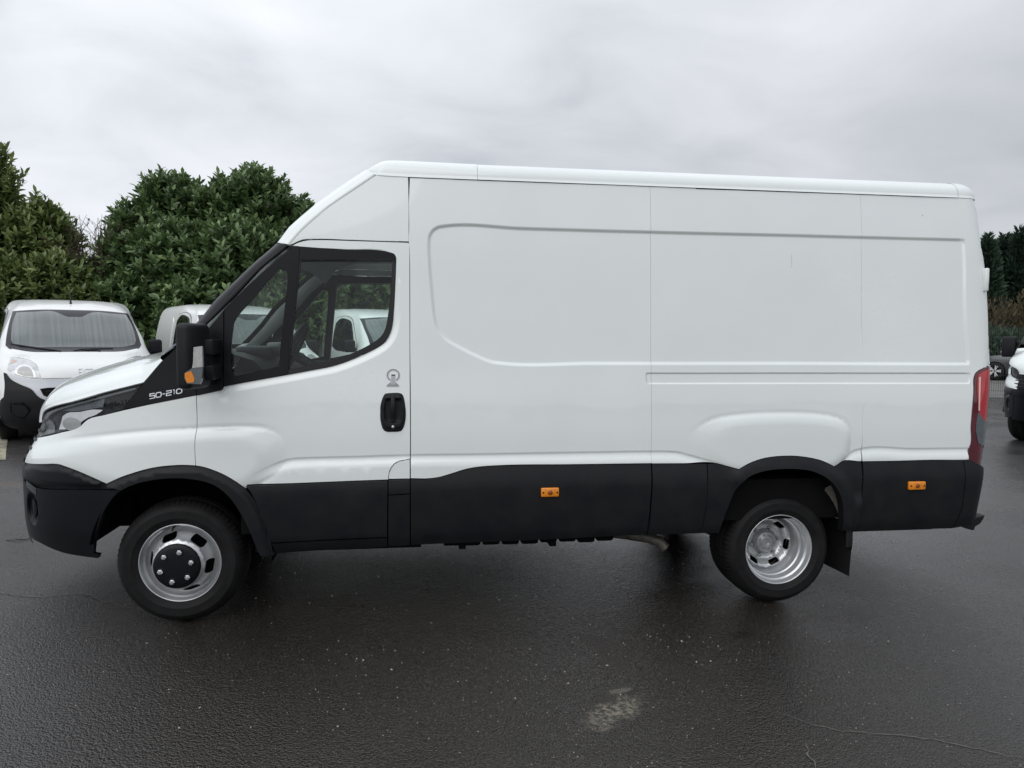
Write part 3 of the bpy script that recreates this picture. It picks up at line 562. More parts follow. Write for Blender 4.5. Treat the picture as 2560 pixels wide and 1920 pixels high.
sheet('fog_lamp', M_LAMPD, [(FOG[0]+.024*math.cos(a), FOG[1]+.05*math.sin(a)) for a in th_], lambda x, z: S(x, z)-.012+.012*(1-((x-FOG[0])/.03)**2), van, grid=.01, thick=.02, far=True)
sheet('bumper_trim', M_GLOSSB, [(FOG[0]-.045, FOG[1]+.155), (FOG[0]+.05, FOG[1]+.125), (FOG[0]+.045, FOG[1]+.085), (FOG[0]+.005, FOG[1]+.10), (FOG[0]-.04, FOG[1]+.12)], off(.02), van, grid=.02, thick=.01, far=True)
# front: black wing panel with the lettering, headlight
cowl = sheet('cowl_panel', M_SATB, T['cowl_side'], off(.002), van, grid=.04, thick=.02, far=True)
HL = np.array(T['headlight'])
hl = sheet('headlight', M_LAMPD, T['headlight'], lambda x, z: S(x, z)-.045, van, grid=.03, xs=XSF, thick=.02, far=True)
sheet('lamp_cover', M_LENS, T['headlight'], lambda x, z: S(x, z)+.001, hl, grid=.03, xs=XSF, thick=.0)
def quad(tl, pts, names=None): return pts
def Zb(p):  # (helper) headlight-local fractions to (x, z)
    u, v = p; return (u, v)
def so(o): return lambda x, z: S(x, z)+o
for nm, key, m_, o_ in (('reflector', 'hl_bowl', M_REFL, -.034), ('lamp_facet', 'hl_grey', M_LAMPG, -.038), ('lamp_facet', 'hl_left', M_LAMPG, -.036),
                        ('reflector', 'hl_bar', M_REFL, -.018), ('lamp_facet', 'hl_trim', M_LAMPG, -.02)):
    if key == 'hl_bowl':
        sheet(nm, m_, T[key], lambda x, z: S(x, z)-.030, hl, grid=.015, thick=.0)
    else: sheet(nm, m_, T[key], so(o_), hl, grid=.03, thick=.004)
th2 = np.linspace(0, 2*math.pi, 28, endpoint=False)
sheet('lamp_disc', M_LAMPW, [(.418+.062*math.cos(a), 1.110+.036*math.sin(a)) for a in th2], lambda x, z: S(x, z)-.026+.006*np.clip(1-((x-.418)/.062)**2-((z-1.11)/.036)**2, 0, 1), hl, grid=.012, thick=.006)
# hood
he = np.array(T['hood_edge']); hc = np.array(T['hood_crest'])
def resamp(c, n):
    d = np.concatenate([[0], np.cumsum(np.linalg.norm(np.diff(c, axis=0), axis=1))]); s = np.linspace(0, d[-1], n)
    return np.stack([np.interp(s, d, c[:, k]) for k in range(c.shape[1])], 1)
he_l = catmull(he[:12], .01, False); he_r = catmull(he[11:], .01, False)
E1 = resamp(he_l, 40); E2 = resamp(he_r, 10)
C1 = resamp(catmull(hc[:10], .01, False), 40)
mb = MB(); rws = []
E1 = np.vstack([E1, E2[1:]]); C1 = np.vstack([C1, [(C1[-1][0]+.011*j, C1[-1][1]+.0016*j) for j in range(1, 10)]])
for i in range(49):
    e_, c_ = E1[i], C1[i]; ye = yat(*e_); P0 = Vector((e_[0], ye-.004, e_[1])); P2 = Vector((c_[0], -.35, c_[1]))
    g_ = max(0, i-39)/9
    P1 = Vector((e_[0]*.72+c_[0]*.28, min(ye*.97, -.5), c_[1]-.012+.0*g_))
    row = [P0+Vector((0, .02, -.008)), P0+Vector((.001, .006, -.004)), P0]
    for k in range(13):
        t = k/12; row.append(P0*(1-t)**2+P1*2*t*(1-t)+P2*t*t)
    for yy in (-.25, -.12, 0): row.append(Vector((c_[0]-.012*(1-(yy/.35)**2), yy, c_[1]+.008*(1-(yy/.35)**2))))
    row += [Vector((p.x, -p.y, p.z)) for p in reversed(row[:-1])]; rws.append(row)
mb.grid(rws)
hood = mb.build('hood', M_WHITE, van)
# front fascia between the corners
def fasc(name, m_, z0, z1, o_, n=10):
    b = MB(); r_ = []
    for z in np.linspace(z0, z1, n):
        xf = float(XF_(z)); wz = float(W_(z)); row = []
        for y in np.linspace(-.66, .66, 41):
            row.append((XS-(XS-xf)*(1-abs(y/wz)**NF)**(1/NF)-o_, y, z))
        r_.append(row)
    b.grid(r_); return b.build(name, m_, van)
fasc('bumper', M_SATB, .40, .765, .004); fasc('bumper_strip', M_SATB, .77, .866, .008); fasc('grille', M_BLACK, .872, 1.09, -.012)
for z in (.90, .95, 1.0, 1.05): fasc('grille_slat', M_SATB, z-.008, z+.008, .004, 3)
# windscreen pillar, windscreen, roof front
def loft(name, m_, inner, outer, yo, o_=0., n=9, dy=.0, k=.9, yin=None):
    b = MB(); a = resamp(np.array(inner), 30); c = resamp(np.array(outer), 30); r_ = []
    for i in range(30):
        yi = yat(a[i][0], a[i][1], o_); P0 = Vector((a[i][0], yi, a[i][1])); P2 = Vector((c[i][0], yo, c[i][1]))
        P1 = P0.lerp(P2, k); P1.y = yi+.010*k
        r_.append([P0+(P0-P2)*.03+Vector((0, .012, 0))]+[P0*(1-t)**2+P1*2*t*(1-t)+P2*t*t for t in np.linspace(0, 1, n)])
    b.grid(r_); o = b.build(name, m_, van)
    f = o.copy(); COL.objects.link(f); f.scale = (1, -1, 1)
    return o
pil_in = T['pillar_in']; pil_out = T['pillar_out']
loft('windscreen_pillar', M_SATB, pil_in, pil_out, -.76, .003)
loft('cab_front_edge', M_WHITE, T['cab_front_in'], T['cab_front'], -.76, .0015)
def bowed(name, m_, curve, y0, bow, n=17, inset=0., stop=None):
    b = MB(); c = resamp(np.array(curve), 24)[:stop]; r_ = []
    for q in c: r_.append([(q[0]-bow*(1-(y/y0)**2)+inset, y, q[1]+inset) for y in np.linspace(-y0, y0, n)])
    b.grid(r_); return b.build(name, m_, van)
bowed('windscreen', M_WSCR, pil_out, .76, .06)
bowed('roof_front', M_WHITE, T['cab_front'], .76, .05)
b = MB(); c = resamp(np.array(pil_out), 24)
b.grid([[(q[0]-.06*(1-(y/.76)**2)-.003, y, q[1]+.004) for y in np.linspace(-.76, .76, 17)] for q in c[:3]]); b.build('windscreen_band', M_SATB, van)
# scuttle below the windscreen and the wiper arm that shows over the hood
b = MB(); q = pil_out[-1]
b.grid([[(q[0]-.06*(1-(y/.76)**2), y, q[1]) for y in np.linspace(-.78, .78, 13)], [(q[0]-.13-.05*(1-(y/.76)**2), y*.94, q[1]-.075) for y in np.linspace(-.78, .78, 13)], [(q[0]-.16, y*.8, q[1]-.28) for y in np.linspace(-.78, .78, 13)]])
b.build('scuttle', M_BLACK, van)
b = MB(); wp = T['wiper']
b.tube([(wp[0][0]-.01, -.55, wp[0][1]-.03), (wp[0][0], -.55, wp[0][1]), (wp[1][0], -.55, wp[1][1]), (.90, -.50, 1.560), (1.02, -.35, 1.66)], [.016, .02, .018, .010, .007], 8)
b.build('wiper_arm', M_LAMPG, van)
# roof
sil = [tuple(p) for p in T['roof_front'][:-1]]+[(2.4788, 2.6112)]
G = [(2.004, 2.545, -.77), (2.02, 2.535, -.80), (2.045, 2.515, -.845), (2.076, 2.502, yat(2.076, 2.5, .004)), (2.11, 2.4995, yat(2.11, 2.5, .006)), (2.17, 2.498, yat(2.17, 2.5, .006)), (2.27, 2.497, yat(2.3, 2.5, .006)), (2.4788, 2.497, yat(2.4, 2.5, .006))]
def rsec(s, g):
    zs, ys = s[1], -.76; G_ = Vector(g); Sg = Vector((s[0], ys, zs)); P1 = Vector((s[0]*.5+g[0]*.5, g[1+1]+.002, zs-.012))
    row = [Vector((g[0], g[2]+.03, g[1])), Vector((g[0], g[2], g[1])), Vector((g[0], g[2], g[1]))]
    Gp = Vector((g[0], g[2], g[1]))
    for k in range(11):
        t = k/10; row.append(Gp*(1-t)**2+Vector((P1.x, g[2]-.002, P1.z))*2*t*(1-t)+Sg*t*t)
    for yy in (-.6, -.3, 0): row.append(Vector((s[0], yy, zs+.020*(1-(yy/.76)**2))))
    return row+[Vector((p.x, -p.y, p.z)) for p in reversed(row[:-1])]
def gut(x): return (x, 2.497, yat(x, 2.5, .006))
b = MB(); b.grid([rsec(s, g) for s, g in zip(sil, G)]+[rsec((x, 2.6105), gut(x)) for x in (2.55, 2.640)]); b.build('roof', M_WHITE, van)
b = MB(); b.grid([rsec((x, 2.608+.0008*(x > 5)), gut(x)) for x in list(np.linspace(2.6415, 5.66, 14))]); b.build('roof', M_WHITE, van)
b = MB(); b.grid([rsec((x, z), (min(x, 5.80), 2.497, yat(min(x, 5.80), 2.5, .004))) for x, z in ((5.6635, 2.610), (5.72, 2.611), (5.76, 2.604), (5.79, 2.592), (5.815, 2.57), (5.835, 2.53), (5.845, 2.50))]); b.build('roof_end_cap', M_WHITE, van)
# rear doors
for s in (-1, 1):
    b = MB(); r_ = []
    for z in np.linspace(.50, 2.50, 30):
        xr = float(XR_(z)); wz = float(W_(z))-.135
        r_.append([(xr-.003+.0*u, s*(.004+(wz-.004)*u), z) for u in np.linspace(0, 1, 8)])
    b.grid(r_); b.build('rear_door', M_WHITE, van)
b = MB(); b.rbox((5.86, 0, .47), (.12, 1.7, .14), .02); b.build('rear_bumper', M_BLACK, van)
tw = T['tow']; b = MB(); b.prism([(5.80, .462), (5.875, .466), (5.928, .478), (5.915, .45), (5.897, .424), (5.862, .406), (5.858, .386), (5.845, .383), (5.80, .395), (5.77, .408)], -.93, -.55); b.build('rear_step', M_BLACK, van)
for z in (.70, .585, .51):
    b = MB(); b.rbox((float(XR_(z))-.015, -.83, z), (.05, .12, .02), .006); b.build('bumper_rib', M_BLACK, van)
b = MB(); b.rbox((5.842, -.925, 1.985), (.028, .05, .145), .008); h_ = b.build('rear_hinge', M_WHITE, van)
b = MB(); b.rbox((5.865, -.915, 1.99), (.018, .03, .06), .005); b.build('hinge_pin', M_GREYM, h_)
# tail lights
tl = sheet('tail_light', M_REDD, T['tail_light'], off(.004), van, grid=.025, thick=.02, far=True)
sheet('red_lens', M_RED, T['tail_red'], off(.0075), tl, grid=.02, thick=.003)
sheet('smoked_lens', M_SMOKE, T['tail_clear'], off(.0075), tl, grid=.02, thick=.003)
sheet('lens_strip', M_STRIP, T['tail_strip'], off(.0105), tl, grid=.02, thick=.003)
# cab windows
def g_win(x, z): return S(x, z)-.012
sail = sheet('mirror_base', M_SATB, T['sail'], off(.006), van, grid=.04, thick=.03, far=True)
ft = sheet('window_frame', M_SATB, T['frame_tri'], off(-.004), door, holes=[T['glass_tri']], grid=.03, thick=.02)
sheet('quarter_glass', M_GLASS, T['glass_tri'], off(-.008), ft, grid=.05, thick=0)
vs_ = sheet('window_visor', M_SATB, T['visor'], off(.004), door, grid=.03, thick=.03)
fm = sheet('window_frame', M_RUB, T['frame_main'], off(-.006), door, holes=[T['glass_main']], grid=.03, thick=.02)
sheet('window_glass', M_GLASS, T['glass_main'], off(-.016), fm, grid=.05, thick=0)
# the far door carries the same frames: mirrored copies under the mirrored door skin
fd = [o for o in van.children if o.name.startswith('cab_door') and o.scale.y < 0][0]
for ch in list(door.children): copy_tree(ch, fd)
# handle, badge
hp = catmull(A['handle_plate'], .01); hcx, hcz = hp[:, 0].mean(), hp[:, 1].mean()
x0h, x1h, z0h, z1h = hp[:, 0].min(), hp[:, 0].max(), hp[:, 1].min(), hp[:, 1].max(); wh, hh = x1h-x0h, z1h-z0h
rec = np.array([(x0h+wh*u, z1h-hh*v) for u, v in ((.19, .14), (.38, .13), (.62, .13), (.83, .14), (.87, .3), (.86, .62), (.82, .72), (.68, .77), (.35, .77), (.20, .72), (.15, .6), (.15, .3))]); recc = catmull(rec, .01, corner=60)
def g_hp(x, z):
    p = np.stack([x, z], 1); d = dist(p, hp); s = sdist(p, recc)
    return S(x, z)+.002+.018*sst(d, 0, .025)-.020*sst(s, -.003, .014)
hnd = sheet('door_handle', M_BLACK, A['handle_plate'], g_hp, door, step=.01, grid=.006, lines=rows(rec, (-.003, .004, .012), .008, True, 60), thick=.01)
b = MB(); zt, zb = z1h-hh*.05, z1h-hh*.72; cxh = x0h+wh*.50
R_ = []
for i, t in enumerate(np.linspace(0, 1, 12)):
    z = zt+(zb-zt)*t; oo = .018+.016*math.sin(math.pi*min(1, t*1.1)); hw = .0115-.001*t; y = yat(cxh, z, oo)
    R_.append([(cxh-hw, y+.014, z), (cxh-hw, y+.002, z), (cxh-hw*.7, y, z), (cxh+hw*.7, y, z), (cxh+hw, y+.002, z), (cxh+hw, y+.014, z)])
b.grid(R_); b.build('handle_grip', M_BLACK, hnd)
b = MB(); b.lathe([(0.0, -.003), (.0065, -.003), (.0085, 0), (.0085, .008)], 24, (x0h+wh*.5, yat(cxh, z0h+hh*.14, .019), z0h+hh*.14)); b.build('lock_barrel', M_RIM, hnd)
# badge: ring, fluted column, splayed foot
mk = T['marks']; bx, bz = mk[8]; by = lambda z: yat(bx, z, .0025)
bdg = None
def ribbon(name, m_, pts, parent): return sheet(name, m_, pts, off(.003), parent, raw=True, grid=1., thick=.003)
sc = 1/440.
def Hp(u, v): return (bx+(u-714)*.000337, bz-(v-400)*.000327)
b = MB(); ring = [(Hp(714+107*math.cos(a), 400-107*math.sin(a)), Hp(714+84*math.cos(a), 400-84*math.sin(a))) for a in np.linspace(-1.05, math.pi+1.05, 40)]
b.grid([[(o_[0], yat(*o_, .001), o_[1]), (o_[0], yat(*o_, .003), o_[1]), (i_[0], yat(*i_, .003), i_[1]), (i_[0], yat(*i_, .001), i_[1])] for o_, i_ in ring], False)
bdg = b.build('badge', M_RIMD, door)
ribbon('badge_column', M_RIM, [Hp(682, 385), Hp(746, 385), Hp(752, 500), Hp(752, 545), Hp(710, 560), Hp(668, 545), Hp(672, 500)], bdg)
ribbon('badge_foot', M_RIMD, [Hp(752, 520), Hp(806, 572), Hp(806, 592), Hp(606, 592), Hp(606, 572), Hp(668, 520), Hp(676, 545), Hp(710, 562), Hp(746, 545)], bdg)
for u in (688, 700, 712, 724, 736): ribbon('badge_flute', M_RIMD, [Hp(u, 415), Hp(u+4, 415), Hp(u+4, 545), Hp(u, 545)], bdg).location.y = -.001
ribbon('badge_year', M_LAMPD, [Hp(684, 390), Hp(744, 390), Hp(744, 410), Hp(684, 410)], bdg).location.y = -.0012
# lettering on the wing panel
tb = [np.array(p) for p in T['text_base']]   # UL, UR, LL, LR
def tp(u, v): return (tb[2]*(1-u)+tb[3]*u)*(1-v)+(tb[0]*(1-u)+tb[1]*u)*v
GL = {'5': [[(.95, 1), (.05, 1), (.05, .55), (.95, .55), (.95, 0), (.0, 0)]], '0': [[(.5, 0), (.82, 0), (1, .2), (1, .8), (.82, 1), (.18, 1), (0, .8), (0, .2), (.18, 0), (.5, 0)]], '-': [[(.1, .5), (.9, .5)]],
      '2': [[(.0, 1), (.95, 1), (.95, .52), (.05, .52), (.05, 0), (1, 0)]], '1': [[(.15, 1), (.6, 1), (.6, 0)]],
      'F': [[(0, 0), (0, 1), (1, 1)], [(0, .52), (.85, .52)]], 'I': [[(.5, 0), (.5, 1)]], 'A': [[(0, 0), (0, .75), (.25, 1), (1, 1), (1, 0)], [(0, .42), (1, .42)]], 'T': [[(0, 1), (1, 1)], [(.5, 1), (.5, 0)]]}
def stroke_mesh(mb_, line, to3, wdt, h):
    P = [np.array(p, float) for p in line]; closed = np.allclose(P[0], P[-1]) and len(P) > 2
    n = len(P)
    Ls, Rs = [], []
    for i in range(n):
        a = P[i]-P[i-1] if i > 0 else (P[-1]-P[-2] if closed else P[1]-P[0]); c_ = P[i+1]-P[i] if i < n-1 else (P[1]-P[0] if closed else P[-1]-P[-2])
        a = a/np.linalg.norm(a); c_ = c_/np.linalg.norm(c_); na = np.array((-a[1], a[0])); nc = np.array((-c_[1], c_[0])); m_ = na+nc; m_ = m_/np.linalg.norm(m_); k = 1/max(.5, m_@na)
        Ls.append(P[i]+m_*wdt*k); Rs.append(P[i]-m_*wdt*k)
    mb_.grid([[to3(*l, 0), to3(*l, h), to3(*r, h), to3(*r, 0)] for l, r in zip(Ls, Rs)], False)
    if not closed:
        for l, r in ((Ls[0], Rs[0]), (Ls[-1], Rs[-1])): mb_.add([to3(*l, 0), to3(*l, h), to3(*r, h), to3(*r, 0)], [(0, 1, 2, 3)])
Hh = np.linalg.norm(tb[0]-tb[2]); Ww = np.linalg.norm(tb[1]-tb[0])
u = 0.; wd_ = {'5': 1.15, '0': 1.15, '-': .62, '2': 1.15, '1': .62}; tot = sum(wd_[c_]+.24 for c_ in '50-210')-.24
for ch in '50-210':
    b = MB()
    for ln_ in GL[ch]:
        # glyph cell in panel metres, sheared by the bilinear map
        def to3(a, c_, h, u=u, ch=ch):
            q = tp((u+a*wd_[ch])/tot, c_); return (q[0], yat(q[0], q[1], .002+h), q[1])
        stroke_mesh(b, ln_, to3, .105, .004)
    b.build('numeral' if ch != '-' else 'dash', M_CHROME, cowl); u += wd_[ch]+.24
# side marker lights
for i0 in (0, 4):
    q = [np.array(p) for p in mk[i0:i0+4]]; cx_, cz_ = sum(q)/4; wx = (q[1]-q[0])[0]/2; wz = abs((q[2]-q[1])[1])/2; yc_ = -float(g_clad(np.array([cx_]), np.array([cz_]))[0])
    b = MB(); b.rbox((cx_, yc_-.006, cz_), (wx*2, .02, wz*2), .006); ml = b.build('side_marker', M_ORANGE, van)
    b = MB(); b.lathe([(0, -.004), (.013, -.004), (.016, 0)], 6, (cx_, yc_-.0165, cz_)); b.build('marker_lens', M_ORANGED, ml)
    for s in (-1, 1):
        b = MB(); b.lathe([(0, -.002), (.004, -.002), (.0055, 0)], 12, (cx_+s*wx*.78, yc_-.0165, cz_)); b.build('screw', M_LAMPD, ml)
# a runny dirt mark and two specks on the white side
M_DIRT = pmat('dirt', (.20, .20, .20), .8, var=.4, vscale=200)
for x_, z0_, z1_, w_ in ((4.545, 2.085, 2.115, .0007), (4.545, 2.07, 2.083, .0009), (4.545, 2.055, 2.066, .0012), (4.545, 2.042, 2.047, .002), (5.415, 2.375, 2.381, .003)):
    sheet('dirt_mark', M_DIRT, [(x_-w_, z0_), (x_+w_, z0_), (x_+w_*.6, z1_), (x_-w_*.6, z1_)], lambda x, z: g_body(x, z)+.0006, van, raw=True, grid=1., thick=0)
# mirror on two arms
mir = empty('mirror', (1.16, -1.16, 1.50), 0, van)
Rz = Matrix.Rotation(math.radians(-16), 3, 'Z')
b = MB(); b.rbox((0, 0, -.005), (.085, .20, .335), .030, 4, Rz)
b.build('mirror_housing', M_BLACK, mir)
def lens(name, m_, key, y, d, par):
    b = MB(); b.prism([(x-1.16, z-1.50) for x, z in T[key]], 0, d); o = b.build(name, m_, par); o.location = (0, y, 0); return o
lens('lamp_glass', M_CLEAR, 'mir_white', -.118, .02, mir); lw = lens('lamp_glass', M_SMOKE, 'mir_low', -.118, .02, mir); lens('indicator', M_ORANGE, 'mir_or', -.121, .02, mir)
for z0_, z1_ in ((1.498, 1.580), (1.368, 1.446)):
    b = MB(); b.rbox((.055, .135, (z0_+z1_)/2-1.5), (.068, .22, z1_-z0_), .010, 3); b.rbox((.045, .06, (z0_+z1_)/2-1.5-.004), (.05, .07, (z1_-z0_)*.8), .008, 2); b.build('mirror_arm', M_BLACK, mir)
mf = copy_tree(mir, van); mf.location.y = 1.16; mf.scale = (1, -1, 1)

# ------------------------------------------------------------------ wheels
def circ(r, n=96): return [(r*math.cos(a), r*math.sin(a)) for a in np.linspace(0, 2*math.pi, n, endpoint=False)]
def slot(rc, a0, half, hr):
    pts = []
    for k in range(9): pts.append((rc+hr, a0-half+2*half*k/8))
    pts2 = [(rc-hr, a0+half-2*half*k/8) for k in range(9)]
    base = [(r*math.cos(a), r*math.sin(a)) for r, a in pts]+[(r*math.cos(a), r*math.sin(a)) for r, a in pts2]
    return base
def rslot(rc, a0, L2, hr, n=6):
    """rounded slot, tangential half-length L2, radial half-height hr"""
    t = np.array((-math.sin(a0), math.cos(a0))); r = np.array((math.cos(a0), math.sin(a0))); c = r*rc; P = []
    rr = hr*.85
    for sx, sy, a_ in ((1, 1, 0), (-1, 1, 90), (-1, -1, 180), (1, -1, 270)):
        for k in range(n):
            a = math.radians(a_+90*k/(n-1)); P.append(c+t*(sx*(L2-rr)+rr*math.cos(a))+r*(sy*(hr-rr)+rr*math.sin(a)))
    return [tuple(p) for p in P]
def tyre_mesh():
    b = MB(); n = 288
    prof = [(.214, .012), (.219, -.002), (.226, -.006), (.238, -.010), (.250, -.0165), (.2525, -.0185), (.256, -.0175), (.275, -.0205), (.292, -.018), (.296, -.0185), (.299, -.016), (.308, -.010), (.317, -.002), (.326, .010), (.334, .020), (.341, .034), (.344, .055), (.344, .075), (.337, .077), (.337, .083), (.344, .085), (.345, .115), (.337, .117), (.337, .123), (.344, .125), (.344, .150), (.341, .17), (.332, .186), (.317, .2), (.29, .215), (.25, .212), (.22, .2), (.214, .19)]
    tread = {14: .7, 15: .9, 16: .8, 25: .8, 26: .9, 27: .7}
    m = len(prof)
    for k in range(n):
        a = 2*math.pi*k/n; gr = (k % 4 == 0)
        for i, (r, y) in enumerate(prof):
            if gr and i in tread: r -= .0055*tread[i]
            elif i in (12, 13) and k % 4 == 2: r += .0015
            b.v.append((r*math.cos(a), y, r*math.sin(a)))
    for k in range(n):
        k2 = (k+1) % n
        for i in range(m-1):
            b.f.append((k*m+i, k2*m+i, k2*m+i+1, k*m+i+1)); b.sm.append(i < 13 or i > 27)
    return b.mesh('tyre')
TY = tyre_mesh(); TY.materials.append(M_TYRE)
def obj_of(me, name, parent): 
    o = bpy.data.objects.new(name, me); COL.objects.link(o); o.parent = parent; return o
def interp(px_, py_): return lambda x, z: -np.interp(np.hypot(x, z), px_, py_)
def nut(parent, x, y, z, r=.013, h=.022, m_=None):
    b = MB(); b.lathe([(0, -h), (r*.42, -h), (r*.45, -h*.92), (r*.8, -h*.9), (r, -h*.75), (r, 0), (r*1.25, 0), (r*1.25, .004)], 6, (x, y, z))
    for i in range(len(b.sm)): b.sm[i] = False
    return b.build('wheel_nut', m_ or M_CHROME, parent)
def front_wheel(loc, rot, a0=-111):
    w_ = empty('wheel', loc, 0, van); w_.rotation_euler = (0, 0, rot)
    obj_of(TY, 'tyre', w_)
    b = MB(); b.lathe([(.214, .012), (.2195, .002), (.2185, -.003), (.2150, -.0035), (.2120, .001), (.2085, .012), (.2065, .028), (.2030, .033), (.1970, .0345), (.1945, .040), (.1935, .052), (.1905, .064), (.1860, .074), (.1800, .074)], 96)
    rim = b.build('rim', M_RIM, w_)
    pr = [.11, .125, .135, .15, .165, .174, .181]; py_ = [-.045, -.041, -.034, -.008, .024, .050, .072]
    f = interp(pr, py_)
    def fs(x, z):
        s = f(x, z); p = np.stack([x, z], 1)
        for h in sl: s = s + .0035*np.exp(-(dist(p, np.array(h))/.005)**2)
        return s
    sl = [rslot(.1535, math.radians(-(a0+60*k)), .0415, .0155) for k in range(6)]
    sheet('wheel_disc', M_RIM, circ(.1808), fs, w_, holes=[circ(.112, 48)]+sl, raw=True, grid=.01, thick=.012)
    b = MB(); b.lathe([(.112, -.03), (.121, -.046), (.1245, -.054), (.123, -.060), (.116, -.066), (.10, -.071), (.06, -.0745), (0, -.0755)], 64)
    for k in range(6):
        a = math.radians(-(-76+60*k)); x, z = .083*math.cos(a), .083*math.sin(a)
        b.lathe([(.0205, -.071), (.0195, -.0745), (.0170, -.0735), (.0160, -.066)], 24, (x, 0, z))
    cap = b.build('hub_cap', M_SATB, w_, recalc=False)
    for k in range(6):
        a = math.radians(-(-76+60*k)); nut(w_, .083*math.cos(a), -.068, .083*math.sin(a), .0150, .021)
    b = MB(); b.tube([(-.035, .03, .198), (-.036, -.004, .190), (-.035, -.012, .184)], [.005, .005, .004], 8); b.build('valve', M_RUB, w_)
    b = MB(); b.lathe([(.0, .10), (.16, .10), (.185, .08)], 40); b.build('brake_drum', M_DARK, w_)
    return w_
def rear_wheel(loc, rot):
    w_ = empty('wheel', loc, 0, van); w_.rotation_euler = (0, 0, rot)
    obj_of(TY, 'tyre', w_); t2 = obj_of(TY, 'tyre', w_); t2.location = (0, .15, 0); t2.scale = (.99, .7, .99)
    b = MB(); b.lathe([(.214, .012), (.2195, .002), (.2185, -.003), (.2150, -.0035), (.2120, .001), (.2080, .012), (.2060, .028), (.2030, .034), (.1960, .037), (.1930, .043), (.1915, .075), (.1885, .082), (.1840, .084), (.1810, .090), (.1795, .150), (.1775, .168), (.1735, .176)], 96)
    b.build('rim', M_RIM, w_)
    pr = [.05, .110, .118, .128, .150, .166, .1745]; py_ = [.200, .200, .200, .196, .186, .178, .176]
    pr = [.05, .108, .116, .122, .146, .160, .1745]; py_ = [.196, .196, .192, .184, .152, .146, .176]
    f = interp(pr, py_)
    sl = [rslot(.1375, math.radians(-(-53+60*k)), .034, .0135) for k in range(6)]
    def fs(x, z):
        s = f(x, z); p = np.stack([x, z], 1)
        for h in sl: s = s + .004*np.exp(-(dist(p, np.array(h))/.006)**2)
        return s
    sheet('wheel_disc', M_RIM, circ(.174), fs, w_, holes=sl, raw=True, grid=.01, thick=.012)
    b = MB(); b.lathe([(.082, .196), (.080, .176), (.070, .170), (.067, .158), (.062, .154), (.042, .152), (.040, .147), (.035, .1455), (.006, .1455), (.005, .150), (0, .150)], 48); b.build('hub', M_RIMD, w_)
    for k in range(8):
        a = 2*math.pi*(k+.5)/8; nut(w_, .052*math.cos(a), .155, .052*math.sin(a), .0075, .008, M_RIMD)
    for k in range(6):
        a = math.radians(-(-70+60*k)); nut(w_, .0945*math.cos(a), .196, .0945*math.sin(a), .0125, .030, M_RIMD)
    b = MB(); b.lathe([(.0, .27), (.16, .27), (.185, .24)], 40); b.build('brake_drum', M_DARK, w_)
    return w_
front_wheel((1.0, -.93, .345), 0); rear_wheel((4.52, -.93, .302), 0)
front_wheel((1.0, .93, .345), math.pi); rear_wheel((4.52, .93, .302), math.pi)

# ------------------------------------------------------------------ underbody, wheel wells
b = MB(); b.box((3.55, 0, .62), (4.45, 1.86, .25)); b.box((.80, 0, .80), (.80, .9, .10)); b.box((.45, 0, .60), (.35, 1.2, .25)); b.build('chassis', M_DARK, van)
b = MB()
for s in (-1, 1): b.box((3.3, s*.45, .47), (4.6, .08, .14))
b.tube([(4.52, -.62, .302), (4.52, .62, .302)], .06, 12); b.tube([(1.0, -.72, .345), (1.0, .72, .345)], .04, 10)
b.rbox((4.52, 0, .30), (.3, .3, .3), .08); b.build('axle', M_DARK, van)
b = MB(); rr_ = random.Random(3)
for i in range(9):
    x = 2.50+i*.115; b.rbox((x, -.78, .425+.0*i), (.105, .25, .085+.02*rr_.random()), .015)
for x in (2.56, 3.10): b.box((x, -.80, .385), (.04, .2, .05))
b.build('fuel_tank', M_DARK, van)
M_EXH = pmat('exhaust_steel', (.11, .10, .085), .55, metal=.3, var=.5, vscale=30)
ex = [(3.60, -.80, .385), (3.70, -.84, .378), (3.77, -.865, .358), (3.805, -.88, .318)]
b = MB(); b.tube(ex, [.032, .032, .032, .033], 20, False); b.tube([(3.1, -.5, .40), (3.4, -.7, .39), (3.60, -.80, .385)], .03, 12); b.build('exhaust_pipe', M_EXH, van)
b = MB()
for s in (-1, 1): b.box((1.86, s*.915, .60), (.92, .03, .42))
b.build('inner_sill', M_DARK, van)
# wheel-well liners: arched sheets behind the openings
def liner(cx_, cz_, r, y0, y1, m_=M_DARK, a0=-8, a1=172, name='wheel_liner'):
    for s in (-1, 1):
        b = MB(); r_ = []
        for a in np.linspace(math.radians(a0), math.radians(a1), 28): r_.append([(cx_+r*math.cos(a), s*y, cz_+r*math.sin(a)) for y in (y0, (y0+y1)/2, y1)]+[(cx_+r*.2*math.cos(a), s*y1, cz_+r*.2*math.sin(a))])
        b.grid(r_); b.build(name, m_, van)
liner(1.02, .40, .475, .965, .45); liner(4.50, .36, .49, .965, .35)
b = MB(); r_ = []
for i, a in enumerate(np.linspace(math.radians(14), math.radians(46), 9)):
    k = .03+.085*math.sin(math.pi*i/8)
    r_.append([(4.50+q*math.cos(a), -.955+(.478-q)*.6, .36+q*math.sin(a)) for q in (.478, .478-k*.5, .478-k)])
b.grid(r_); b.build('liner_bracket', M_GREYM, van)
b = MB(); b.grid([[(x, y, z+.0) for x, y, z in ((4.975, -.96, .47), (4.985, -.96, .40), (4.99, -.955, .30), (4.985, -.95, .12))], [(x, y, z) for x, y, z in ((4.90, -.56, .455), (4.90, -.56, .38), (4.90, -.56, .28), (4.90, -.56, .15))]], False)
b.rbox((4.97, -.955, .39), (.045, .02, .17), .008); b.build('mudflap', M_RUB, van)
b = MB(); b.box((5.25, -.90, .412), (.62, .05, .03)); b.build('sill', M_BLACK, van)
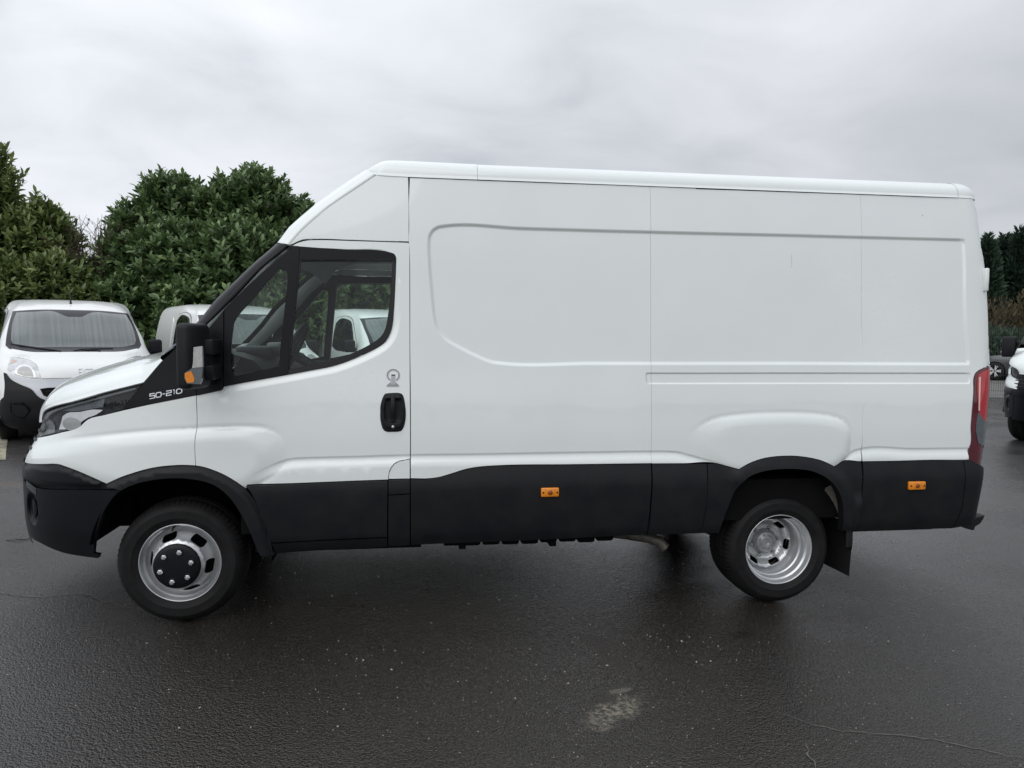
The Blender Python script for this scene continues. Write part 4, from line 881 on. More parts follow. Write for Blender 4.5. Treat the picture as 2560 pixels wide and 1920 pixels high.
# ------------------------------------------------------------------ cab interior
b = MB(); b.box((2.50, 0, 1.48), (.03, 1.70, 1.80)); b.build('bulkhead', M_INTL, van)
b = MB(); b.box((1.98, 0, .80), (.95, 1.8, .05)); b.box((1.25, 0, .98), (.5, 1.2, .05)); b.box((1.02, 0, 1.15), (.05, 1.6, .3)); b.build('cab_floor', M_INTD, van)
b = MB(); b.grid([[(x, y, z) for x, z in ((1.00, 1.50), (1.12, 1.515), (1.28, 1.50), (1.40, 1.46), (1.47, 1.38), (1.45, 1.15), (1.40, .85))] for y in np.linspace(-.88, .88, 9)]); dash = b.build('dashboard', M_INTD, van)
b = MB(); b.rbox((1.33, -.38, 1.50), (.22, .38, .07), .03, 3); b.build('instrument_hood', M_INTD, van)
b = MB(); b.rbox((1.36, .0, 1.53), (.10, .22, .05), .02, 3); b.build('dash_tray', M_INT, van)
# steering wheel
b = MB(); Rm = Matrix.Rotation(math.radians(-62), 3, 'Y'); cc = Vector((1.52, -.42, 1.49)); ring_ = []
for k in range(37):
    a = 2*math.pi*k/36; ring_.append(cc+Rm @ Vector((.20*math.cos(a), .20*math.sin(a), 0)))
b.tube(ring_, .016, 10, False)
for a in (0, 2.1, 4.2): b.tube([cc, cc+Rm @ Vector((.19*math.cos(a), .19*math.sin(a), 0))], .014, 6)
b.tube([cc, cc+Rm @ Vector((0, 0, -.25))], .03, 8); b.rbox(cc, (.12, .12, .03), .012, 2, Rm); b.build('steering_wheel', M_INTD, van)
for y in (-.45, .20, .62):
    b = MB(); b.rbox((1.95, y, 1.08), (.50, .46, .14), .05, 3); b.rbox((2.27, y, 1.42), (.13, .45, .66), .05, 3, Matrix.Rotation(math.radians(8), 3, 'Y')); b.rbox((2.34, y, 1.84), (.10, .26, .18), .04, 3); b.build('seat', M_SEAT, van)
b = MB(); b.grid([[(x, y, z-.02*(abs(y)/.8)**2) for x, z in ((1.58, 2.03), (1.66, 2.14), (1.80, 2.20), (2.48, 2.22))] for y in np.linspace(-.86, .86, 9)]); b.build('headliner', M_INTL, van)
# inner trim of pillars and doors
for s in (-1, 1):
    b = MB(); pi_ = resamp(np.array(pil_in), 12); po = resamp(np.array(pil_out), 12)
    b.grid([[(p[0]+.015, s*(float(S(p[0], p[1]))-.03), p[1]-.015), (p[0]*.5+q[0]*.5+.06, s*.80, p[1]*.5+q[1]*.5-.03), (q[0]+.03, s*.745, q[1]-.02)] for p, q in zip(pi_, po)]); b.build('pillar_trim', M_INTL, van)
    b = MB(); b.grid([[(x, s*(float(S(x, z))-dd), z) for x in np.linspace(1.22, 2.24, 8)] for z, dd in ((1.40, .045), (1.36, .10), (1.2, .11), (.85, .10))]); b.build('door_trim', M_INTD, van)
    b = MB(); b.grid([[(2.20, s*(float(S(2.2, z))-.03), z), (2.27, s*(float(S(2.27, z))-.06), z), (2.36, s*(float(S(2.3, z))-.05), z)] for z in np.linspace(.85, 2.15, 8)]); b.build('pillar_trim', M_INTL, van)

# ------------------------------------------------------------------ the small vans parked in a row behind
M_WSD = pmat('dirty_windscreen', (.115, .135, .130), .12, coat=.9, var=.5, vscale=2.0, detail=3)
M_LAMPO = pmat('faded_orange', (.55, .38, .30), .25, coat=.6, var=.2, vscale=30)
# vertical run marks on the dusty glass
_t = M_WSD.node_tree; _n = [n for n in _t.nodes if n.type == 'TEX_NOISE'][0]; _mp = _t.nodes.new('ShaderNodeMapping'); _mp.inputs['Scale'].default_value = (15, 0.0, .45)
_t.links.new([n for n in _t.nodes if n.type == 'TEX_COORD'][0].outputs['Object'], _mp.inputs[0]); _t.links.new(_mp.outputs[0], _n.inputs[0])
M_WHITE2 = pmat('dusty_white_paint', (.80, .815, .80), .36, coat=.6, var=.06, vscale=2.2, rvar=.06)
M_FRIT = pmat('screen_border', (.014, .015, .018), .35, coat=.15, spec=.3, var=.2, vscale=6)
M_SIDEG = pmat('dark_side_glass', (.012, .016, .016), .06, coat=1., var=.2, vscale=2)
M_BUMP = pmat('grey_black_bumper', (.009, .0095, .012), .5, spec=.25, var=.35, vscale=8, bump=.2, bscale=300)
M_LAMPC = pmat('clear_lamp', (.62, .63, .64), .12, coat=1., metal=.15, var=.35, vscale=22)
M_LETT = pmat('pale_letter', (.66, .67, .69), .3, coat=.5, var=.05, vscale=9)  # white letters; the shading of their relief is put into this greyer colour
M_SILV = pmat('silver_bumper', (.55, .565, .60), .35, coat=.6, var=.06, vscale=3)
sv = empty('small_van')
def fo(o): return lambda x, z: -GV(x, z)+o
zs_ = np.concatenate([np.linspace(.24, 1.0, 17), np.linspace(1.03, 1.6, 20), [1.63, 1.655, 1.68, 1.705, 1.725, 1.745, 1.758, 1.768, 1.775, 1.779]])
b = MB(); r_ = []
for z in zs_:
    wz = float(VWc(z)); y0_ = float(VYC(z)); l_ = float(VLc(z)); row = []
    back = 3.82-.12*max(0, z-.9)**1.2
    for y in np.linspace(max(back, y0_+l_+.3), y0_+l_, 16)[:-1]: row.append((-float(VS(y, z)), y, z))
    for t in np.linspace(-math.pi/2, math.pi/2, 41):
        sx = math.copysign(abs(math.sin(t))**(2/VN), t); row.append((wz*sx, y0_+l_*(1-abs(math.cos(t))**(2/VN)), z))
    for y in np.linspace(y0_+l_, max(back, y0_+l_+.3), 16)[1:]: row.append((float(VS(y, z)), y, z))
    r_.append(row)
b.grid(r_); top = r_[-1]; n_ = len(top)
for i in range(n_//2): b.add([top[i], top[i+1], top[n_-2-i], top[n_-1-i]], [(0, 1, 2, 3)], True)
for a_, c_ in zip(r_[:-1], r_[1:]): b.add([a_[0], a_[-1], c_[-1], c_[0]], [(0, 1, 2, 3)])
bd = b.build('body', M_WHITE2, sv)
def mir(p): return [(-x, z) for x, z in reversed(p)]
XG = np.concatenate([np.linspace(-.86, -.6, 14), np.linspace(-.56, .56, 23), np.linspace(.6, .86, 14)])
wl = [(-.03, 1.60), (-.36, 1.597), (-.662, 1.572), (-.709, 1.375), (-.736, 1.20), (-.742, 1.138), (-.706, 1.10), (-.50, 1.069), (-.2, 1.066)]
sheet('screen_border', M_FRIT, wl+[(-x, z) for x, z in reversed(wl[1:])], fo(.012), sv, xs=XG, grid=.05, thick=.004)
gl_ = [(-.62, 1.553), (-.658, 1.45), (-.68, 1.28), (-.684, 1.20), (-.655, 1.148), (-.55, 1.125), (-.21, 1.12)]
sheet('windscreen', M_WSD, [(0.005, 1.507), (-.075, 1.507), (-.145, 1.541), (-.20, 1.568), (-.45, 1.565)]+gl_+[(.21, 1.12), (.55, 1.125), (.655, 1.148), (.684, 1.20), (.68, 1.28), (.658, 1.45), (.62, 1.553), (.45, 1.562), (.20, 1.567), (.145, 1.541), (.085, 1.509)], fo(.016), sv, xs=XG, grid=.05, thick=.004)
hdl = [(-.405, .772), (-.43, .91), (-.467, .95), (-.635, 1.01), (-.683, 1.098), (-.48, 1.062), (-.2, 1.059)]
hd2 = hdl+[(-x, z) for x, z in reversed(hdl)]
sheet('hood', M_WHITE2, hd2, fo(.013), sv, xs=XG, grid=.03, thick=.012)
for s in (1, -1):
    q = T['v_hl'] if s == 1 else mir(T['v_hl']); h1 = sheet('headlight', M_LAMPC, q, fo(.010), sv, xs=XG, grid=.03, thick=.01)
    q = T['v_bowl'] if s == 1 else mir(T['v_bowl']); h2 = sheet('lamp_bowl', M_REFL, q, fo(.013), h1, grid=.03, thick=.004)
    qc = np.mean(q, 0); q = [(qc[0]+(x-qc[0])*.80, qc[1]+(z-qc[1])*.80-.006) for x, z in q]; sheet('lamp_glass', M_CLEAR, q, fo(.0155), h1, grid=.03, thick=.002)
    q = [(-.695*s, .935), (-.675*s, .985), (-.625*s, .968), (-.655*s, .945)]; sheet('indicator', M_LAMPO, q, fo(.0125), h1, grid=.03, thick=.002)
    q = T['v_fog'] if s == 1 else mir(T['v_fog']); f1 = sheet('fog_recess', M_DARK, q, fo(.012), sv, grid=.03, thick=.006)
    q = [(x*.72-.17*s, z*.72+.10) for x, z in q]; sheet('recess_cover', M_BUMP, q, fo(.022), f1, grid=.03, thick=.01)
bl = [(-.16, .50), (-.349, .52), (-.399, .535), (-.444, .57), (-.496, .645), (-.604, .705), (-.693, .765), (-.733, .828), (-.76, .835), (-.752, .70), (-.765, .56), (-.80, .52), (-.815, .40), (-.80, .24), (-.70, .19), (-.4, .17)]
sheet('bumper', M_BUMP, bl+[(-x, z) for x, z in reversed(bl)], fo(.012), sv, xs=XG, grid=.04, thick=.03)
ul = [(-.25, .758), (-.405, .762), (-.47, .758), (-.58, .782), (-.665, .81), (-.715, .835), (-.688, .772), (-.60, .714), (-.492, .653), (-.439, .577), (-.395, .542), (-.345, .527), (-.25, .522)]
sheet('bumper_insert', M_SILV, ul+[(-x, z) for x, z in reversed(ul)], fo(.009), sv, xs=XG, grid=.04, thick=.02)
gr_ = [(-.15, .657), (-.358, .6627), (-.42, .653), (-.39, .58), (-.344, .5526), (-.15, .545)]
g1 = sheet('grille', M_DARK, gr_+[(-x, z) for x, z in reversed(gr_)], fo(.014), sv, xs=XG, grid=.04, thick=.006)
for z in (.575, .60, .625): sheet('grille_slat', M_BUMP, [(-.37, z-.004), (.37, z-.004), (.37, z+.005), (-.37, z+.005)], fo(.019), g1, xs=XG, grid=.04, thick=.006)
def gp(x, z, o): return (x, float(GV(x, z))-o, z)
for seq in (((-.689, 1.158), (-.60, 1.14), (-.50, 1.122), (-.35, 1.098), (-.22, 1.080)), ((-.05, 1.075), (.04, 1.092), (.18, 1.096), (.39, 1.100))):
    b = MB(); b.tube([gp(x, z, .02) for x, z in seq], [.006]+[.010]*(len(seq)-2)+[.006], 6); b.tube([gp(seq[1][0], seq[1][1], .03), gp(seq[-1][0]*.7-.03, 1.07, .03)], .008, 6); b.build('wiper', M_RUB, sv)
b = MB(); b.tube([(-.01, 1.75, 1.68), (-.01, 1.75, 1.715), (-.01, 1.79, 1.81), (-.01, 1.84, 1.91)], [.022, .012, .005, .003], 8); b.build('antenna', M_RUB, sv)
# flank: glazing, door joint, black moulding, mirrors; the far flank mirrors the near one
def fl(o): return lambda u, z: VWc(z)+o-50*np.maximum(0, 0)*u
def flank(name, m_, pts, o, **k):
    ob = sheet(name, m_, pts, lambda u, z: VS(-u, z)+o, sv, grid=.06, **k); ob.rotation_euler = (0, 0, -math.pi/2)
    c = ob.copy(); COL.objects.link(c); c.scale = (1, -1, 1); return ob
flank('window_rubber', M_RUB, [(-1.42, 1.10), (-1.62, 1.36), (-1.78, 1.52), (-1.95, 1.565), (-2.25, 1.565), (-2.36, 1.50), (-2.38, 1.10), (-2.30, 1.065), (-1.50, 1.05)], .003, thick=.004)
flank('door_window', M_SIDEG, [(-1.47, 1.11), (-1.66, 1.36), (-1.81, 1.50), (-1.96, 1.545), (-2.23, 1.545), (-2.335, 1.49), (-2.355, 1.11), (-2.28, 1.09), (-1.52, 1.08)], .006, thick=.004)
flank('door_joint', M_RUB, [(-1.30, .42), (-2.44, .42), (-2.46, 1.45), (-2.36, 1.60), (-2.0, 1.622), (-1.80, 1.58), (-1.55, 1.36), (-1.29, 1.10)], .0015, thick=.002)
flank('door', M_WHITE2, [(-1.305, .425), (-2.432, .425), (-2.452, 1.45), (-2.355, 1.592), (-2.0, 1.614), (-1.806, 1.572), (-1.558, 1.355), (-1.298, 1.10)], .0022, thick=.002)
flank('side_pressing', M_WHITE2, [(-2.60, 1.08), (-2.60, 1.48), (-2.68, 1.55), (-3.58, 1.52), (-3.66, 1.44), (-3.70, 1.10), (-3.62, 1.04), (-2.68, 1.04)], .010, thick=.012)
flank('side_moulding', M_BUMP, [(-1.14, .50), (-1.14, .62), (-2.7, .62), (-2.7, .50)], .012, thick=.012)
flank('sill', M_BUMP, [(-1.10, .20), (-1.10, .34), (-2.74, .34), (-2.74, .20)], .006, thick=.006)
for s in (-1, 1):
    b = MB(); b.rbox((s*.955, 1.30, 1.115), (.17, .11, .20), .035, 3); b.box((s*.85, 1.33, 1.06), (.09, .06, .05)); b.build('mirror', M_BUMP, sv)
for s in (-1, 1):
    for y in (.78, 3.29):
        w_ = empty('wheel', (s*.735, y, .30), 0, sv)
        b = MB(); pr = [(.19, -.09), (.215, -.095), (.255, -.095), (.285, -.085), (.298, -.06), (.30, 0), (.298, .06), (.285, .085), (.24, .09)]; b.lathe(pr, 48); t_ = b.build('tyre', M_TYRE, w_); t_.rotation_euler = (0, 0, s*math.pi/2)
        b = MB(); b.lathe([(0, -.06), (.05, -.065), (.12, -.045), (.16, -.07), (.19, -.088), (.195, -.07)], 32); t_ = b.build('rim', M_RIMD, w_); t_.rotation_euler = (0, 0, s*math.pi/2)
        # dark wheel opening on the flank
    for y in (.78, 3.29):
        pts = [(y+.365*math.cos(a), .30+.365*math.sin(a)) for a in np.linspace(-.28, math.pi+.28, 30)]
        b = MB(); r_ = [[(s*(.845+.008), yy, zz), (s*.62, yy, zz)] for yy, zz in pts]; b.grid(r_)
        b.add([(s*.862, yy, zz) for yy, zz in pts]+[(s*.862, y, .30)], [tuple([i, i+1, len(pts)]) for i in range(len(pts)-1)]); b.build('wheel_opening', M_DARK, sv)
# raised maker's letters on the hood
u = -.030
for ch, wd in (('F', .026), ('I', .010), ('A', .032), ('T', .028)):
    b = MB()
    for ln_ in GL[ch]:
        def to3(a, c_, h, u=u, wd=wd): return gp(u+a*wd, .798+c_*.073, .010+h*1.5)
        P = [np.array(p, float) for p in ln_]
        for p, q in zip(P[:-1], P[1:]):
            d = (q-p)*np.array((wd, .073)); d = d/np.linalg.norm(d); nn_ = np.array((-d[1]/wd, d[0]/.073))*.0045; ee = np.array((d[0]/wd, d[1]/.073))*.004
            cs = [p-ee+nn_, q+ee+nn_, q+ee-nn_, p-ee-nn_]
            b.add([to3(c[0], c[1], h) for h in (0, .008) for c in cs], [(4, 5, 6, 7), (0, 1, 5, 4), (1, 2, 6, 5), (2, 3, 7, 6), (3, 0, 4, 7)])
    b.build('letter', M_LETT, sv); u += wd+.014
VAN_A = .466; VO = Vector((-1.578, 3.932, .310)); lat = Vector((math.cos(VAN_A), math.sin(VAN_A), 0))
rowlab = ['small white van with a dusty windscreen facing the camera at far left beside the hedge',
          'small white van standing just behind the big van, half hidden by its windscreen pillar',
          'small white van seen only through the side window of the big van']
for i in range(3):
    o = sv if i == 0 else copy_tree(sv)
    p = VO+lat*2.38*i; o.location = (p.x, p.y, p.z); o.rotation_euler = (0, 0, VAN_A+(.04 if i == 1 else 0))
    if i == 1: o.location.x -= .09
    tag(o, rowlab[i], 'van', 'small white vans parked in a row')
# ------------------------------------------------------------------ second big van at the right edge, and the dark car beyond the fence
v2 = copy_tree(van); v2.location = (11.50, 4.01, 0); v2.rotation_euler = (0, 0, math.radians(26))
tag(v2, 'white van with black bumper and tall black mirror cut off by the right edge', 'van')

M_CAR = pmat('dark_grey_paint', (.045, .048, .055), .28, coat=1., metal=.3, var=.1, vscale=3)
M_ALLOY = pmat('alloy', (.72, .73, .74), .3, metal=.5, var=.05, vscale=20)
car = empty('hatchback_car'); tag(car, 'dark grey car with bright multi-spoke wheels passing behind the wire fence', 'car')
# side profile along x (front at x = 0), half widths shrink towards the roof
prof_t = [(0, .62), (.08, .74), (.35, .86), (.9, .95), (1.12, .99), (1.75, 1.36), (2.3, 1.46), (3.1, 1.44), (3.75, 1.22), (4.0, 1.08), (4.15, .9), (4.2, .62)]
px_ = np.array([p[0] for p in prof_t]); pz_ = np.array([p[1] for p in prof_t]); ft_ = _pchip(px_, pz_)
b = MB(); r_ = []
for x in np.linspace(.0, 4.2, 43):
    zt_ = float(ft_(x)); hw = .88-.28*abs((x-2.1)/2.1)**5; zb = .22+.10*max(0, 1-x/.3)+.12*max(0, (x-3.9)/.3); row = []
    for z_, k in ((zb, .94), (zb+.12, .99), (.60, 1.0), (.80, .985), (.92, .96)): row.append((x, hw*k, min(z_, zt_-.02)))
    for q in np.linspace(0, 1, 9)[1:]:
        za = min(.92, zt_-.02); row.append((x, hw*.96*(1-.26*min(1, (zt_-.92)/.5 if zt_ > .92 else 0)*q)*(1-q**6), za+(zt_-za)*(1-(1-q)**1.3)))
    r_.append(row+[(p[0], -p[1], p[2]) for p in reversed(row[:-1])])
b.grid(r_); b.add(r_[0], [tuple(range(len(r_[0])))]); b.add(r_[-1], [tuple(range(len(r_[-1])))]); b.build('body', M_CAR, car)
for s in (-1, 1):
    for x in (.85, 3.42):
        b = MB(); b.lathe([(.375, -.002), (.375, .10)], 32, (x, s*.875 if s < 0 else .86, .33)); b.lathe([(0, 0), (.372, 0), (.372, .01)], 32, (x, -.884 if s < 0 else .876, .33)); b.build('wheel_opening', M_DARK, car)
        w_ = empty('wheel', (x, s*.80, .33), 0, car); w_.rotation_euler = (0, 0, 0 if s < 0 else math.pi)
        b = MB(); b.lathe([(.215, -.10), (.25, -.108), (.29, -.105), (.318, -.085), (.325, -.04), (.325, .08), (.2, .1)], 48); b.build('tyre', M_TYRE, w_)
        b = MB(); b.lathe([(0, -.05), (.20, -.05), (.215, -.07)], 32); b.build('rim', M_DARK, w_)
        for k in range(10):
            a = 2*math.pi*(k//2)/5+(.17 if k % 2 else -.17); t = Vector((math.cos(a), 0, math.sin(a))); n_ = Vector((-math.sin(a), 0, math.cos(a)))
            b = MB(); P = [t*.03+n_*.014, t*.218+n_*.024, t*.218-n_*.018, t*.03-n_*.014]; b.add([p+Vector((0, y, 0)) for y in (-.10, -.07) for p in P], [(0, 1, 2, 3), (0, 1, 5, 4), (1, 2, 6, 5), (2, 3, 7, 6), (3, 0, 4, 7)]); b.build('spoke', M_ALLOY, w_)
    b = MB(); b.grid([[(x, s*(.90 if q == 0 else .905)*(.965-.19*q), .93+(float(ft_(x))-.06-.93)*q) for q in (0, .5, 1)] for x in np.linspace(1.35, 3.55, 12)]); b.build('side_window', M_SIDEG, car)
b = MB(); b.grid([[(x, y, float(ft_(x))+.012-.05*abs(y/.7)**4) for y in np.linspace(-.62, .62, 9)] for x in np.linspace(1.16, 1.72, 6)]); b.build('windscreen', M_SIDEG, car)
for s in (-1, 1):
    b = MB(); b.rbox((.12, s*.62, .72), (.25, .3, .10), .03, 2); b.build('headlight', M_CLEAR, car)
car.location = (24.80, 21.37, .05); car.rotation_euler = (0, 0, math.radians(-38))

# ------------------------------------------------------------------ vegetation
def leafmat(name, c_dark, c_mid, c_light, rough=.33):
    m = bpy.data.materials.new(name); m.use_nodes = True; t = m.node_tree; bs = t.nodes['Principled BSDF']
    at = t.nodes.new('ShaderNodeAttribute'); at.attribute_name = 'tint'; oi = t.nodes.new('ShaderNodeObjectInfo')
    tcn = t.nodes.new('ShaderNodeTexCoord'); nz = t.nodes.new('ShaderNodeTexNoise'); nz.inputs['Scale'].default_value = 30; t.links.new(tcn.outputs['Object'], nz.inputs[0])
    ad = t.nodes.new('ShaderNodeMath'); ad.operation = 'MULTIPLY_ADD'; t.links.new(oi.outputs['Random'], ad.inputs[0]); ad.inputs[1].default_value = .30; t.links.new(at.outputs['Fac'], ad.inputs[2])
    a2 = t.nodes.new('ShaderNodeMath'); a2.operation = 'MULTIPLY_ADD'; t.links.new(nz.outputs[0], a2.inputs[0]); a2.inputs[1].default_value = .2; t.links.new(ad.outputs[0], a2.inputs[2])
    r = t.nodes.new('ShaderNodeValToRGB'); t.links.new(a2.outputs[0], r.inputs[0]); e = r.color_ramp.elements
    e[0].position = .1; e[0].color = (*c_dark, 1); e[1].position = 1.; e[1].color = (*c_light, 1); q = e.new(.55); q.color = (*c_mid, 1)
    t.links.new(r.outputs[0], bs.inputs['Base Color']); bs.inputs['Roughness'].default_value = rough; bs.inputs['Specular IOR Level'].default_value = .5
    tr = t.nodes.new('ShaderNodeBsdfTranslucent'); t.links.new(r.outputs[0], tr.inputs[0]); mx = t.nodes.new('ShaderNodeMixShader'); mx.inputs[0].default_value = .28
    o = t.nodes['Material Output']; t.links.new(bs.outputs[0], mx.inputs[1]); t.links.new(tr.outputs[0], mx.inputs[2]); t.links.new(mx.outputs[0], o.inputs[0])
    return m
M_LEAF = leafmat('laurel_leaf', (.034, .062, .022), (.122, .195, .074), (.27, .37, .15))
M_LEAF2 = leafmat('olive_leaf', (.042, .066, .022), (.135, .190, .060), (.28, .33, .115))
M_BARK = pmat('bark', (.075, .06, .045), .85, var=.5, vscale=20, bump=.5, bscale=60)
M_TWIG = pmat('red_twig', (.085, .045, .040), .8, var=.4, vscale=9)
M_CON = leafmat('conifer', (.012, .026, .016), (.026, .052, .032), (.055, .09, .055), .6)
M_BROWN = leafmat('dry_scrub', (.030, .026, .014), (.065, .052, .026), (.12, .095, .05), .8)
# leaf template in its own frame: along +x, folded at the midrib, drooping
LT = np.array([(0, 0, 0), (.28, .19, .05), (.28, -.19, .05), (.30, 0, 0), (.65, .20, .0), (.65, -.20, .0), (.67, 0, -.05), (1., 0, -.16)])
LF = np.array([(0, 3, 1), (0, 2, 3), (1, 3, 6), (1, 6, 4), (2, 5, 6), (2, 6, 3), (4, 6, 7), (5, 7, 6)])
def mesh_np(name, V, Fc, tint, m_):
    me = bpy.data.meshes.new(name); me.vertices.add(len(V)); me.vertices.foreach_set('co', V.astype(np.float32).ravel())
    k = Fc.shape[1]; me.loops.add(Fc.size); me.loops.foreach_set('vertex_index', Fc.astype(np.int32).ravel()); me.polygons.add(len(Fc))
    me.polygons.foreach_set('loop_start', np.arange(0, Fc.size, k, dtype=np.int32)); me.polygons.foreach_set('loop_total', np.full(len(Fc), k, np.int32))
    me.update(); a = me.attributes.new('tint', 'FLOAT', 'POINT'); a.data.foreach_set('value', tint.astype(np.float32))
    me.polygons.foreach_set('use_smooth', np.ones(len(Fc), bool)); me.materials.append(m_); return me
def unit(v): return v/(np.linalg.norm(v, axis=-1, keepdims=True)+1e-9)
def leaves(base, dirs, n_per, ln, rng, spread=(.5, 1.15), aspect=1.):
    """spiral of leaves up each shoot: returns origins and 3x3 frames"""
    O, X, Y, Z, Ls, tt = [], [], [], [], [], []
    n = len(base)
    up = unit(np.cross(dirs, rng.normal(size=(n, 3)))); sd_ = np.cross(dirs, up); ph0 = rng.uniform(0, 6.28, n); sl = rng.uniform(.16, .30, n)
    for k in range(n_per):
        t = k/(n_per-1); ph = ph0+k*2.4; rad = up*np.cos(ph)[:, None]+sd_*np.sin(ph)[:, None]
        an = rng.uniform(*spread, n)*(1-.45*t)
        x = unit(dirs*np.cos(an)[:, None]+rad*np.sin(an)[:, None]); x[:, 2] -= .12; x = unit(x)
        z = unit(dirs-x*np.sum(dirs*x, 1)[:, None]+rng.normal(size=(n, 3))*.18); y = unit(np.cross(z, x)); z = np.cross(x, y)
        O.append(base+dirs*(sl*t)[:, None]); X.append(x); Y.append(y); Z.append(z); Ls.append(ln*rng.uniform(.7, 1.15, n)*(1-.25*t)); tt.append(np.clip(rng.uniform(.05, .5, n)+.28*t*(rng.random(n) < .4), 0, 1))
    c = np.concatenate; return c(O), np.stack([c(X), c(Y), c(Z)], 2), c(Ls), c(tt)
def leafmesh(name, O, M, Ls, tt, m_, wid=1.):
    tpl = LT*np.array((1, wid, 1)); V = np.einsum('nij,kj->nki', M, tpl)*Ls[:, None, None]+O[:, None, :]
    Fc = (LF[None]+np.arange(len(O))[:, None, None]*len(LT)).reshape(-1, 3); return mesh_np(name, V.reshape(-1, 3), Fc, np.repeat(tt, len(LT)), m_)
CAMN = np.array(CAM)
LEAFM = []
for i in range(6):
    V = LT*np.array((1, .95+.1*i/5, 1+.6*(i % 3-1))); LEAFM.append(mesh_np('leaf', V, LF, np.full(len(V), .12+.09*i), M_LEAF))
LEAFM2 = []
for i in range(6):
    V = LT*np.array((1, .80+.1*i/5, 1+.6*(i % 3-1))); LEAFM2.append(mesh_np('leaf', V, LF, np.full(len(V), .12+.09*i), M_LEAF2))
def bush(root_xy, lumps, n_shoot, seed, label, ln=.19, mat_=None, lm=None, wid=1., parts=300, per=11, name='laurel_bush', tall=()):
    """lumps: (x, y, z, rx, ry, rz) ellipsoids of foliage in world space"""
    rng = np.random.default_rng(seed); z0 = gzf(*root_xy); root = empty(name, (root_xy[0], root_xy[1], z0)); org = np.array((root_xy[0], root_xy[1], z0))
    Lm = np.array(lumps, float); vol = Lm[:, 3]*Lm[:, 4]*Lm[:, 5]; area = np.cbrt(vol)**2
    idx = rng.choice(len(Lm), n_shoot, p=area/area.sum()); d = unit(rng.normal(size=(n_shoot, 3))); d[:, 2] = np.where(d[:, 2] < -.5, -d[:, 2], d[:, 2])
    rad = rng.uniform(.35, 1.0, n_shoot)**.6
    base = Lm[idx, :3]+d*Lm[idx, 3:]*rad[:, None]; base[:, 2] = np.maximum(base[:, 2], z0+.15)
    # leave out what lies deep inside another lump
    keep = np.ones(n_shoot, bool)
    for L_ in Lm: keep &= (((base-L_[:3])/L_[3:])**2).sum(1) > .30
    # and the rear half, which nothing sees
    tocam = unit(CAMN[None]-Lm[idx, :3]); keep &= ((d*tocam).sum(1) > -.6)
    base, d = base[keep], d[keep]
    dirs = unit(d*.65+np.array((0, 0, .85))+rng.normal(size=base.shape)*.28)
    O, M, Ls, tt = leaves(base, dirs, per, ln, rng)
    for (x, y, za, zb, r, n) in tall:       # long upright leaders
        t = rng.uniform(0, 1, n); b2 = np.stack([x+rng.normal(size=n)*r*(1-t*.7), y+rng.normal(size=n)*r*(1-t*.7), za+(zb-za)*t], 1)
        d2 = unit(np.stack([b2[:, 0]-x, b2[:, 1]-y, np.zeros(n)], 1)*1.+np.array((0, 0, .9))+rng.normal(size=(n, 3))*.25)
        o_, m2, l2, t2 = leaves(b2, d2, per, ln, rng); O = np.vstack([O, o_]); M = np.concatenate([M, m2]); Ls = np.concatenate([Ls, l2]); tt = np.concatenate([tt, t2])
    # larger leaves of darker tint deep inside, which close the bush
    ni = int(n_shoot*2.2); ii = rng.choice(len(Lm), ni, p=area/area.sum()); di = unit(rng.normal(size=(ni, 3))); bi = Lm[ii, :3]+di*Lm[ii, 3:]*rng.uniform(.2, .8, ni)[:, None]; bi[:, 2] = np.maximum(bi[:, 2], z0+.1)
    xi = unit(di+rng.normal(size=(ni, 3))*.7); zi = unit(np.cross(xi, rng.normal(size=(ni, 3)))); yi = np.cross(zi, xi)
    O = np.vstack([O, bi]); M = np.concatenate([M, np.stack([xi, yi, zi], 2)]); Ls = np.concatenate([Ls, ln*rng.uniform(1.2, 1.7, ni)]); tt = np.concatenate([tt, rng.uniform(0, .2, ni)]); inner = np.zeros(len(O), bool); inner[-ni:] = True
    # the leaves that show largest become parts of their own
    ctr = O+M[:, :, 0]*Ls[:, None]*.5; v = CAMN-ctr; dd = np.linalg.norm(v, axis=1); face = np.abs((M[:, :, 2]*v).sum(1)/dd)
    outer = np.ones(len(O))
    for L_ in Lm: outer = np.minimum(outer, np.sqrt((((ctr-L_[:3])/L_[3:])**2).sum(1)))
    depth = v@np.array(cf)*-1; score = Ls*Ls*(.3+face)/dd**2*np.clip(outer*2.2-1.2, .02, 1)
    # only those inside the picture and in front of the vans' roofs
    q = (ctr-CAMN); zc_ = q@np.array(cf); ux = q@np.array(cr)/zc_; uy = q@np.array(cu2)/zc_; inn = (np.abs(ux) < .73) & (uy > -.02); score = np.where(inn & ~inner, score, 0)
    top_ = np.argsort(-score)[:parts]; mk_ = np.zeros(len(O), bool); mk_[top_] = True
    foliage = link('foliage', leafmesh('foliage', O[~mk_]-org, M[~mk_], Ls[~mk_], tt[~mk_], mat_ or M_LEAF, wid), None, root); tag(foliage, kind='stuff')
    lm = lm or LEAFM
    for k in top_:
        o = bpy.data.objects.new('leaf', lm[int(rng.integers(6))]); COL.objects.link(o); o.parent = root
        R3 = Matrix([list(r) for r in (M[k]*Ls[k])]); o.matrix_local = Matrix.Translation(Vector(O[k]-org)) @ R3.to_4x4()
    b = MB(); rr = random.Random(seed)
